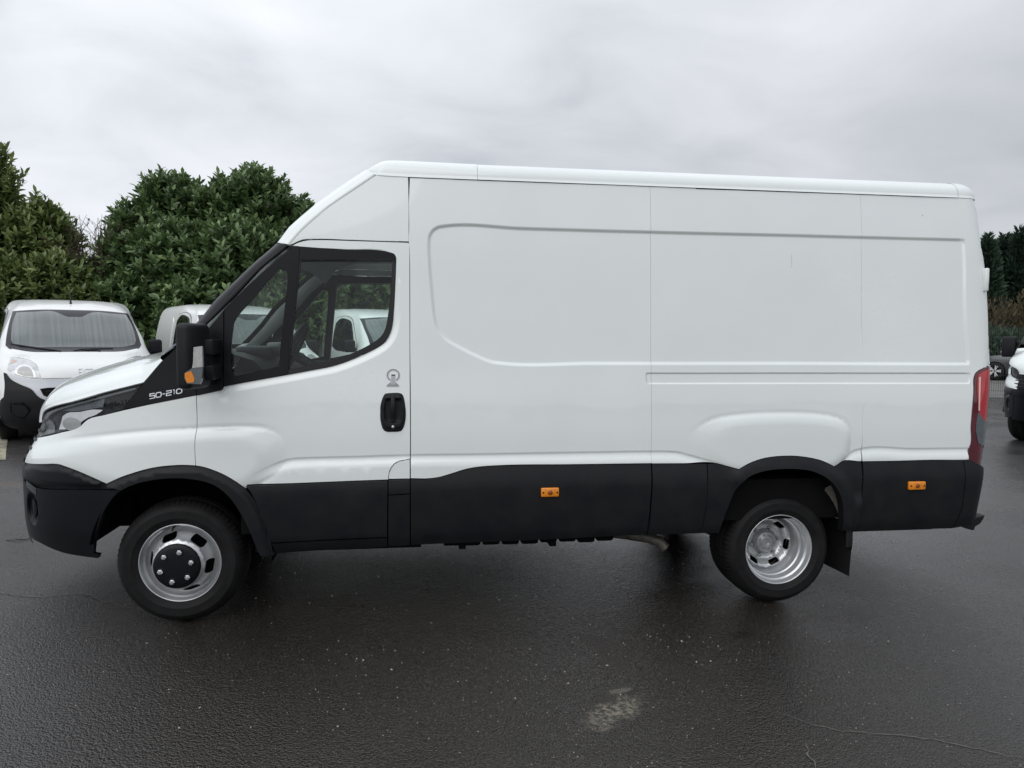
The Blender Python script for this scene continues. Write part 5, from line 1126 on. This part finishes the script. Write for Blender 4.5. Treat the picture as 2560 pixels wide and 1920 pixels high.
    for L_ in lumps:
        for j in range(5):
            e = Vector((L_[0]+rr.uniform(-.6, .6)*L_[3], L_[1]+rr.uniform(-.5, .6)*L_[4], L_[2]+rr.uniform(-.2, .75)*L_[5])); s_ = Vector((root_xy[0]+rr.uniform(-.25, .25), root_xy[1]+rr.uniform(-.2, .2), z0-.05))
            mid = s_.lerp(e, .5)+Vector((rr.uniform(-.15, .15), rr.uniform(-.15, .15), .15)); b.tube([s_-Vector(org), mid-Vector(org), e-Vector(org)], [.035, .022, .008], 6)
    b.build('branches', M_BARK, root)
    tag(root, label, 'bush', 'laurel bushes behind the parked vans')
    return root
def wp_(px, py, d):
    v = cf+cr*((px-1280)/1775)-cu2*((py-960)/1775); p = CAM+v*d; return p
def lump(px, py, d, rx, rz, ry=None):
    p = wp_(px, py, d); k = d/11.9; return (p.x, p.y, p.z, rx*k, (ry or rx)*k*.8, rz*k)
def ldr(px, py0, py1, d, r, n):
    a, c = wp_(px, py0, d), wp_(px, py1, d); return (a.x, a.y, a.z, c.z, r, n)
D1 = 14.1
big = [lump(430, 545, D1, .58, .60), lump(550, 575, D1, .5, .66), lump(645, 540, D1, .60, .66), lump(755, 625, D1+.2, .52, .60), lump(350, 610, D1-.2, .50, .55), lump(318, 690, D1-.5, .5, .55), lump(450, 690, D1-.6, .85, .75), lump(620, 690, D1-.6, .95, .8), lump(790, 720, D1-.4, .85, .8),
       lump(330, 800, D1-.9, .75, .7), lump(520, 820, D1-.9, .95, .8), lump(720, 840, D1-.8, 1., .85), lump(420, 920, D1-.9, .9, .6), lump(660, 930, D1-.8, 1.1, .7)]
r_ = wp_(520, 960, D1); bush((r_.x, r_.y), big, 5200, 11, 'tall dense laurel bush with glossy dark green leaves behind the big van cab', tall=[ldr(px, py0, py1, D1, r, n) for px, py0, py1, r, n in ((662, 530, 446, .12, 18), (640, 530, 474, .12, 14), (414, 550, 472, .12, 16), (468, 550, 468, .13, 18), (548, 530, 464, .10, 12), (612, 530, 472, .1, 12), (690, 550, 484, .1, 12), (760, 590, 512, .12, 14), (790, 610, 559, .1, 10), (365, 600, 539, .1, 10), (325, 630, 564, .1, 10), (285, 670, 614, .1, 10), (720, 570, 514, .1, 10), (510, 560, 504, .1, 12))])
D2 = 13.1
left = [lump(-60, 560, D2, .60, .8), lump(40, 640, D2, .55, .6), lump(110, 610, D2, .42, .45), lump(30, 740, D2-.4, .7, .5), lump(140, 730, D2-.3, .55, .5), lump(-80, 730, D2-.4, .6, .7), lump(60, 850, D2-.3, .8, .6), lump(190, 790, D2-.3, .45, .45), lump(-100, 880, D2-.3, .8, .6), lump(220, 870, D2-.2, .6, .5)]
r_ = wp_(50, 960, D2); bush((r_.x, r_.y), left, 3000, 12, 'olive green laurel bush with one tall leafy leader at the far left', mat_=M_LEAF2, lm=LEAFM2, wid=.85, tall=[ldr(px, py0, py1, D2, r, n) for px, py0, py1, r, n in ((8, 600, 385, .20, 70), (-50, 600, 340, .25, 70), (30, 600, 470, .16, 40), (105, 610, 515, .14, 22), (120, 600, 525, .1, 14), (60, 620, 540, .14, 20), (160, 640, 575, .1, 12), (185, 700, 640, .1, 10))])
D3 = 15.2
rightb = [lump(940, 640, D3, .9, .9), lump(1080, 700, D3+.2, .9, .8), lump(940, 800, D3-.4, 1., .8), lump(1100, 830, D3-.2, 1., .8), lump(1240, 720, D3+.6, .9, .9), lump(1240, 860, D3+.4, 1., .8)]
r_ = wp_(1040, 980, D3); bush((r_.x, r_.y), rightb, 2400, 13, 'laurel bush glimpsed through the cab side windows of the big van', parts=120)
# bare red-brown shrub between the two bushes
def twigs(name, px, d, h, spread, n, seed, label, m_, thick=.006, group=None):
    p = wp_(px, 900, d); z0 = gzf(p.x, p.y); root = empty(name, (p.x, p.y, z0)); rr = random.Random(seed); b = MB()
    for i in range(n):
        a = rr.uniform(0, 6.28); s = Vector((rr.uniform(-.15, .15), rr.uniform(-.15, .15), 0)); e = Vector((math.cos(a)*spread*rr.random(), math.sin(a)*spread*rr.random(), h*rr.uniform(.6, 1.0)))
        pts = [s, s.lerp(e, .5)+Vector((rr.uniform(-.1, .1), rr.uniform(-.1, .1), .1)), e]; b.tube(pts, [thick*2, thick*1.3, thick*.5], 4, False)
        for k in range(9):
            t = rr.uniform(.3, 1); q = s.lerp(e, t); e2 = q+Vector((rr.uniform(-.28, .28), rr.uniform(-.28, .28), rr.uniform(.05, .32))); b.tube([q, q.lerp(e2, .5)+Vector((0, 0, .02)), e2], [thick*.8, thick*.6, thick*.4], 3, False)
            if rr.random() < .55:
                for w in range(4):
                    c_ = q.lerp(e2, rr.random()); b.add([c_, c_+Vector((rr.uniform(-.035, .035), rr.uniform(-.03, .03), .03)), c_+Vector((rr.uniform(-.03, .03), rr.uniform(-.03, .03), -.02))], [(0, 1, 2)])
    b.build('twigs', m_, root, recalc=False); tag(root, label, 'shrub', group); return root
twigs('bare_shrub', 232, 13.6, 3.35, 1.05, 170, 5, 'bare reddish brown shrub between the two green bushes', M_TWIG)
# ------------------------------------------------------------------ right background: fence, conifers, dry scrub, road
M_FENCE = pmat('fence_green', (.018, .036, .030), .5, var=.2, vscale=10)
fdir = Vector((.80, -.60, 0)).normalized(); fo_ = Vector((17.6, 11.9, 0))
fence = empty('wire_fence', (fo_.x, fo_.y, 0)); tag(fence, 'dark green welded wire mesh fence with slim posts at the far edge of the lot', 'fence')
FH = 1.95
for k in range(-4, 4):
    b = MB(); p = fdir*(k*2.5+1.4)
    b.box((p.x, p.y, FH/2), (.06, .06, FH+.06), Matrix.Rotation(math.atan2(fdir.y, fdir.x), 3, 'Z')); b.build('post', M_FENCE, fence)
    b = MB(); Rf = Matrix.Rotation(math.atan2(fdir.y, fdir.x), 3, 'Z')
    for i in range(50):
        q = fdir*(k*2.5+1.4+i*.05+.025); b.box((q.x, q.y, FH/2), (.006, .006, FH), Rf)
    for z in np.linspace(.05, FH-.05, 10): 
        q = fdir*(k*2.5+1.4+1.25); b.box((q.x, q.y, z), (2.5, .006, .006), Rf)
    o = b.build('mesh_panel', M_FENCE, fence, recalc=False)
def sprays(n, rng, H, R0, z0, cone=1.1, size=.28):
    """conifer crown: drooping feathery sprays on a cone"""
    t = rng.random(n)**.8; z = z0+(H-z0)*t; lob = .8+.3*np.sin(rng.uniform(0, 6.28, n))
    a = rng.uniform(0, 6.28, n); r = R0*(1-t**cone)*rng.uniform(.55, 1.05, n)*(1+.18*np.sin(5*a+7*t*3))+.05
    O = np.stack([r*np.cos(a), r*np.sin(a), z], 1); d = unit(np.stack([np.cos(a), np.sin(a), rng.uniform(.2, 1.3, n)], 1)+rng.normal(size=(n, 3))*.3)
    s = unit(np.cross(d, rng.normal(size=(n, 3)))); L_ = size*rng.uniform(.6, 1.3, n)
    V = np.stack([O, O+d*L_[:, None]*.55+s*(L_*.16)[:, None], O+d*L_[:, None], O+d*L_[:, None]*.5-s*(L_*.16)[:, None]], 1)
    Fc = (np.array([(0, 1, 2, 3)])[None]+np.arange(n)[:, None, None]*4).reshape(-1, 4); return V.reshape(-1, 3), Fc, np.repeat(rng.uniform(0, .75, n), 4)
con_lab = ['dark conifer with a pointed crown beside the rear edge of the big van', 'dark conifer between the one at the van edge and the tallest one', 'dark conifer at the right edge of the photo', 'tallest dark conifer above the tall black mirror']
def conifer(px, d, H, R0, seed, label):
    rng = np.random.default_rng(seed); p = wp_(px, 880, d); root = empty('conifer_tree', (p.x, p.y, -.05))
    V, Fc, tt = sprays(5200, rng, H, R0, .6, 1.5, .42); V2, F2, t2 = sprays(500, rng, H+.45, R0*.20, H*.72, .8, .30)
    link('crown', mesh_np('crown', np.vstack([V, V2]), np.vstack([Fc, F2+len(V)]), np.concatenate([tt, t2]), M_CON), None, root)
    b = MB(); b.tube([(0, 0, 0), (0, 0, H*.5), (0, 0, H*.95)], [.16, .10, .03], 8); b.build('trunk', M_BARK, root); tag(root, label, 'tree', 'conifers beyond the fence')
for px, d, H, R0, sd_, lb in ((2456, 35.5, 6.35, .85, 1, 0), (2496, 36.5, 6.5, .80, 2, 1), (2532, 36.0, 6.75, .8, 6, 3), (2572, 35.5, 6.3, 1.0, 3, 2)): conifer(px, d, H, R0, sd_, con_lab[lb])
def scrub(px, d, rx, h, seed, label, m_, n=3600):
    rng = np.random.default_rng(seed); p = wp_(px, 880, d); root = empty('dry_bush', (p.x, p.y, 0)); u_ = unit(rng.normal(size=(n, 3))); u_[:, 2] = np.abs(u_[:, 2]); r = rng.uniform(.5, 1.05, n)[:, None]
    O = u_*r*np.array((rx, rx*.8, h)); d_ = unit(u_+rng.normal(size=(n, 3))*.6+np.array((0, 0, .4))); s = unit(np.cross(d_, rng.normal(size=(n, 3)))); L_ = rng.uniform(.12, .34, n)
    V = np.stack([O, O+d_*L_[:, None]*.5+s*(L_*.15)[:, None], O+d_*L_[:, None], O+d_*L_[:, None]*.5-s*(L_*.15)[:, None]], 1); Fc = (np.array([(0, 1, 2, 3)])[None]+np.arange(n)[:, None, None]*4).reshape(-1, 4)
    fo2 = link('foliage', mesh_np('foliage', V.reshape(-1, 3), Fc, np.repeat(rng.uniform(0, .9, n), 4), m_), None, root)
    b = MB(); rr = random.Random(seed)
    for i in range(12): b.tube([(0, 0, 0), (rr.uniform(-.5, .5)*rx, rr.uniform(-.5, .5)*rx, h*rr.uniform(.6, .95))], [.04, .012], 5)
    b.build('branches', M_BARK, root); tag(root, label, 'bush', 'scrub along the road')
scrub(2475, 31, 1.5, 3.3, 21, 'brown dry bush behind the dark car, beside the van edge', M_BROWN); scrub(2555, 31.5, 1.6, 3.6, 22, 'brown dry bush in front of the rightmost conifer', M_BROWN)
scrub(2505, 29.6, 1.5, 2.0, 24, 'low dark green bush directly behind the dark car', M_CON, 3000); scrub(2450, 29.6, 1.3, 2.1, 25, 'low dark green bush beside the van edge behind the fence', M_CON, 2600); scrub(2580, 29.6, 1.4, 2.0, 26, 'low dark green bush at the right edge behind the fence', M_CON, 2600)
# ------------------------------------------------------------------ ground
m = bpy.data.materials.new('wet_asphalt'); m.use_nodes = True; t = m.node_tree; bs = t.nodes['Principled BSDF']; Lk = t.links.new
ge = t.nodes.new('ShaderNodeNewGeometry')
def noi(scale, detail=4, rough=.55, vec=None):
    n = t.nodes.new('ShaderNodeTexNoise'); n.inputs['Scale'].default_value = scale; n.inputs['Detail'].default_value = detail; n.inputs['Roughness'].default_value = rough; Lk(vec or ge.outputs['Position'], n.inputs[0]); return n.outputs[0]
def mth(op, a, b_=None, c_=None, clamp=False):
    n = t.nodes.new('ShaderNodeMath'); n.operation = op; n.use_clamp = clamp
    for i, v in enumerate((a, b_, c_)):
        if v is None: continue
        if isinstance(v, (int, float)): n.inputs[i].default_value = v
        else: Lk(v, n.inputs[i])
    return n.outputs[0]
def mrange(v, a, b_, c_, d_):
    n = t.nodes.new('ShaderNodeMapRange'); Lk(v, n.inputs[0]); n.inputs[1].default_value = a; n.inputs[2].default_value = b_; n.inputs[3].default_value = c_; n.inputs[4].default_value = d_; n.interpolation_type = 'SMOOTHSTEP'; return n.outputs[0]
def mixc(f, a, b_):
    n = t.nodes.new('ShaderNodeMix'); n.data_type = 'RGBA'
    Lk(f, n.inputs[0]) if not isinstance(f, (int, float)) else None
    for i, v in ((6, a), (7, b_)):
        if isinstance(v, tuple): n.inputs[i].default_value = (*v, 1)
        else: Lk(v, n.inputs[i])
    return n.outputs[2]
sp = t.nodes.new('ShaderNodeSeparateXYZ'); Lk(ge.outputs['Position'], sp.inputs[0])
def blob(cx_, cy_, rx, ry, rot=0., wob=.5, ns=6.):
    ca, sa = math.cos(rot), math.sin(rot); dx = mth('SUBTRACT', sp.outputs[0], cx_); dy = mth('SUBTRACT', sp.outputs[1], cy_)
    u_ = mth('DIVIDE', mth('ADD', mth('MULTIPLY', dx, ca), mth('MULTIPLY', dy, sa)), rx); v_ = mth('DIVIDE', mth('SUBTRACT', mth('MULTIPLY', dy, ca), mth('MULTIPLY', dx, sa)), ry)
    r = mth('SQRT', mth('ADD', mth('MULTIPLY', u_, u_), mth('MULTIPLY', v_, v_))); return mth('ADD', r, mth('MULTIPLY', mth('SUBTRACT', noi(ns, 6, .65), .5), wob*2))
agg = t.nodes.new('ShaderNodeTexVoronoi'); agg.inputs['Scale'].default_value = 120; Lk(ge.outputs['Position'], agg.inputs[0])
agg2 = t.nodes.new('ShaderNodeTexVoronoi'); agg2.inputs['Scale'].default_value = 62; Lk(ge.outputs['Position'], agg2.inputs[0])
big_ = noi(.55, 4, .6); mid_ = noi(3.2, 5, .6); fine = noi(95, 3, .6)
col = mixc(mrange(big_, .35, .65, 0, 1), (.0145, .0102, .0066), (.019, .0150, .0112))
col = mixc(mth('MULTIPLY', mrange(mid_, .45, .7, 0, 1), .5), col, (.0115, .0078, .0048))
spk = mrange(noi(190, 1, .5), .665, .74, 0, 1); col = mixc(mth('MULTIPLY', spk, .7), col, (.16, .15, .13))
patch = mrange(blob(3.14, -2.08, .23, .085, .62, 1.0, 9.), .40, 1.15, 1, 0)
col = mixc(mth('MULTIPLY', patch, mrange(noi(38, 6, .75), .40, .62, 0, .85)), col, (.24, .215, .165))
patch2 = mrange(blob(3.225, -1.90, .07, .03, .3, .7, 12.), .5, 1.0, .55, 0); col = mixc(patch2, col, (.15, .14, .11))
rust = mrange(blob(-1.55, 2.25, .40, .10, -.3, .5, 4.), .4, 1.0, .5, 0); col = mixc(rust, col, (.16, .095, .05))
streak = mrange(blob(4.02, -1.95, .06, .50, -.33, .35, 3.), .5, 1.1, .8, 0); col = mixc(streak, col, (.012, .010, .008))
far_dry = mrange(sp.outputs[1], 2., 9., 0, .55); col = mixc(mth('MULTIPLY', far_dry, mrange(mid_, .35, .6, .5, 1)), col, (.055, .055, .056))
dry_sheen = mth('MAXIMUM', mrange(mth('ADD', sp.outputs[0], mth('MULTIPLY', noi(1.1, 3, .5), .9)), .25, 2.1, .75, 0), mrange(mth('ADD', sp.outputs[0], mth('MULTIPLY', noi(.9, 3, .5), .9)), 4.4, 6.4, 0, .75))  # drier sides, with the sky's sheen towards the corners painted into the colour
dry_sheen = mth('MAXIMUM', dry_sheen, mrange(blob(4.62, -1.35, .42, .26, .3, .5, 2.5), .3, 1.1, .35, 0))  # wet sheen beside the rear wheel, painted as a lighter blob
dry = mth('MULTIPLY', dry_sheen, mrange(mid_, .28, .62, .65, 1))
col = mixc(dry, col, (.058, .0575, .058))  # one grey for the drier asphalt and the painted sheen
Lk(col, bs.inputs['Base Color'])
pud = mrange(blob(4.10, -1.33, .15, .085, .5, .45, 6.), .25, 1.05, .42, 0)
wet = mrange(noi(.9, 5, .62), .42, .62, 0, 1)
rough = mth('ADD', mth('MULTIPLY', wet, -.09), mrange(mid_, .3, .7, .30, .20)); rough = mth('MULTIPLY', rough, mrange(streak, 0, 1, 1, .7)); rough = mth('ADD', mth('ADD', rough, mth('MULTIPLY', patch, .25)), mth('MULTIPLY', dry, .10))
rough = mth('ADD', mth('MULTIPLY', rough, mrange(pud, 0, 1, 1, 0)), mth('MULTIPLY', pud, .04))
Lk(rough, bs.inputs['Roughness']); bs.inputs['Specular IOR Level'].default_value = .75
hgt = mth('ADD', mth('ADD', mth('MULTIPLY', agg.outputs['Distance'], -.55), mth('MULTIPLY', agg2.outputs['Distance'], -.5)), mth('MULTIPLY', fine, .6))
hgt = mth('MULTIPLY', hgt, mrange(pud, 0, .8, 1, .0))
bp = t.nodes.new('ShaderNodeBump'); Lk(mrange(sp.outputs[1], -1.2, 3., .72, .22), bp.inputs['Strength']); bp.inputs['Distance'].default_value = .010; Lk(hgt, bp.inputs['Height']); Lk(bp.outputs[0], bs.inputs['Normal'])
b = MB(); gx = np.concatenate([[-400, -150, -60, -30], np.arange(-18, 26, .35), [30, 45, 80, 150, 400]]); gy = np.concatenate([[-300, -80, -30, -15], np.arange(-8, 16, .35), [18, 24, 40, 80, 160, 400]])
b.grid([[(x, y, gzf(x, y)) for y in gy] for x in gx]); me = b.mesh('ground')
bm = bmesh.new(); bm.from_mesh(me); bmesh.ops.recalc_face_normals(bm, faces=bm.faces)
if bm.faces[:][len(bm.faces)//2].normal.z < 0: bmesh.ops.reverse_faces(bm, faces=bm.faces)
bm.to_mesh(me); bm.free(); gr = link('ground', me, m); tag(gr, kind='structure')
# cracks filled with pale silt, a worn bay marking, pebbles, a twig
M_SILT = pmat('silt', (.12, .115, .105), .6, var=.5, vscale=40); M_TAR = pmat('crack_dark', (.012, .011, .010), .5, var=.3, vscale=30); M_LINE = pmat('worn_marking', (.42, .40, .28), .7, var=.6, vscale=14, col2=(.10, .095, .08))
def ribbon_g(name, pts, wd, m_, seed, dz=.004):
    rr = random.Random(seed); P = catmull([np.array(p, float) for p in pts], .03, False, 80); rows_ = []
    for i, p in enumerate(P):
        tg = P[min(i+1, len(P)-1)]-P[max(i-1, 0)]; tg = tg/np.linalg.norm(tg); n_ = np.array((-tg[1], tg[0])); j = n_*rr.uniform(-.010, .010); w2 = wd*rr.uniform(.25, 1.)*min(1, 4*min(i+.3, len(P)-i-.7)/len(P)+.15)
        a, c_ = p+j+n_*w2, p+j-n_*w2; rows_.append([(a[0], a[1], gzf(*a)+dz), (c_[0], c_[1], gzf(*c_)+dz)])
    b = MB(); b.grid(rows_); o = b.build(name, m_); tag(o, kind='structure'); return o
ribbon_g('pavement_crack', [(-.9, -.10), (-.23, -.363), (.06, -.45), (.226, -.416), (.413, -.537), (.65, -.69)], .0065, M_SILT, 1)
ribbon_g('pavement_crack', [(3.86, -2.15), (3.987, -2.286), (4.2, -2.36), (4.398, -2.427), (4.67, -2.587), (5.1, -2.72)], .0045, M_SILT, 2)
ribbon_g('pavement_crack', [(3.86, -2.40), (3.83, -2.47), (3.80, -2.56)], .006, M_SILT, 3)
mk2 = MB(); q0 = Vector((-2.03, 2.98)); dl = Vector((math.sin(-VAN_A), math.cos(VAN_A)))
mk2.grid([[(q0.x+dl.x*s+0.08*k*math.cos(VAN_A), q0.y+dl.y*s+0.08*k*math.sin(VAN_A), gzf(q0.x+dl.x*s+.05*k, q0.y+dl.y*s)+.006) for k in (-1, 1)] for s in np.linspace(0, 4.6, 24)]); tag(mk2.build('bay_marking', M_LINE), kind='structure')
mk3 = MB(); b = MB(); rr = random.Random(9); STONES = []
for i in range(1500):
    x, y = rr.uniform(-.8, 6.2), rr.uniform(-3.2, 1.2)
    if rr.random() < .35: x, y = rr.gauss(3.1, 1.5), rr.uniform(-3.0, -1.3)
    s = rr.choice((.0018, .002, .0024, .003, .004)) if rr.random() < .96 else rr.uniform(.005, .008); z = gzf(x, y)
    a = rr.uniform(0, 6.28); R3 = Matrix.Rotation(a, 3, 'Z')
    vs = [R3 @ Vector(v)*s for v in ((1, 0, 0), (0, .8, 0), (-1.1, .1, 0), (0, -.7, 0), (.1, .1, .8), (-.1, .0, -.6))]
    b.add([v+Vector((x, y, z+s*.55)) for v in vs], [(0, 1, 4), (1, 2, 4), (2, 3, 4), (3, 0, 4), (1, 0, 5), (2, 1, 5), (3, 2, 5), (0, 3, 5)])
M_STONE = pmat('pebble', (.42, .38, .32), .7, var=.6, vscale=7); tag(b.build('pebbles', M_STONE, recalc=False), kind='stuff')
b = MB(); z = gzf(-.70, .80); b.tube([(-.80, .80, z+.006), (-.72, .78, z+.014), (-.66, .80, z+.008), (-.60, .84, z+.03)], [.003, .005, .004, .002], 5); b.tube([(-.70, .785, z+.01), (-.67, .74, z+.03)], .003, 4)
o = b.build('fallen_twig', M_BARK); tag(o, 'thin dry twig lying on the asphalt just ahead of the big van bumper', 'twig')
# road beyond the fence
b = MB(); c_ = Vector((24.5, 20.0)); n2 = Vector((-fdir.y, fdir.x))*1.0
b.grid([[((fo_.x+fdir.x*a+n2.x*q), (fo_.y+fdir.y*a+n2.y*q), .006) for q in (1.0, 16.)] for a in (-60, 60)]); M_ROAD = pmat('road', (.13, .125, .115), .55, var=.3, vscale=1.5); tag(b.build('road', M_ROAD), kind='structure')

# far woods all round the horizon, read as one low mass
rng = np.random.default_rng(77); n = 9000; a = rng.uniform(0, 6.283, n); rr_ = rng.uniform(120, 150, n); hmax = 4.2+1.6*np.sin(3*a+1)+1.1*np.sin(11*a)+.7*np.sin(29*a)
O = np.stack([rr_*np.cos(a), rr_*np.sin(a), hmax*rng.random(n)**.6], 1); d_ = unit(rng.normal(size=(n, 3))+np.array((0, 0, .5))); s_ = unit(np.cross(d_, rng.normal(size=(n, 3)))); L_ = rng.uniform(.9, 2.4, n)
V = np.stack([O, O+d_*L_[:, None]*.5+s_*(L_*.38)[:, None], O+d_*L_[:, None], O+d_*L_[:, None]*.5-s_*(L_*.38)[:, None]], 1); Fc = (np.array([(0, 1, 2, 3)])[None]+np.arange(n)[:, None, None]*4).reshape(-1, 4)
tag(link('far_woods', mesh_np('far_woods', V.reshape(-1, 3), Fc, np.repeat(rng.uniform(.1, .8, n), 4), M_CON), None), kind='stuff')
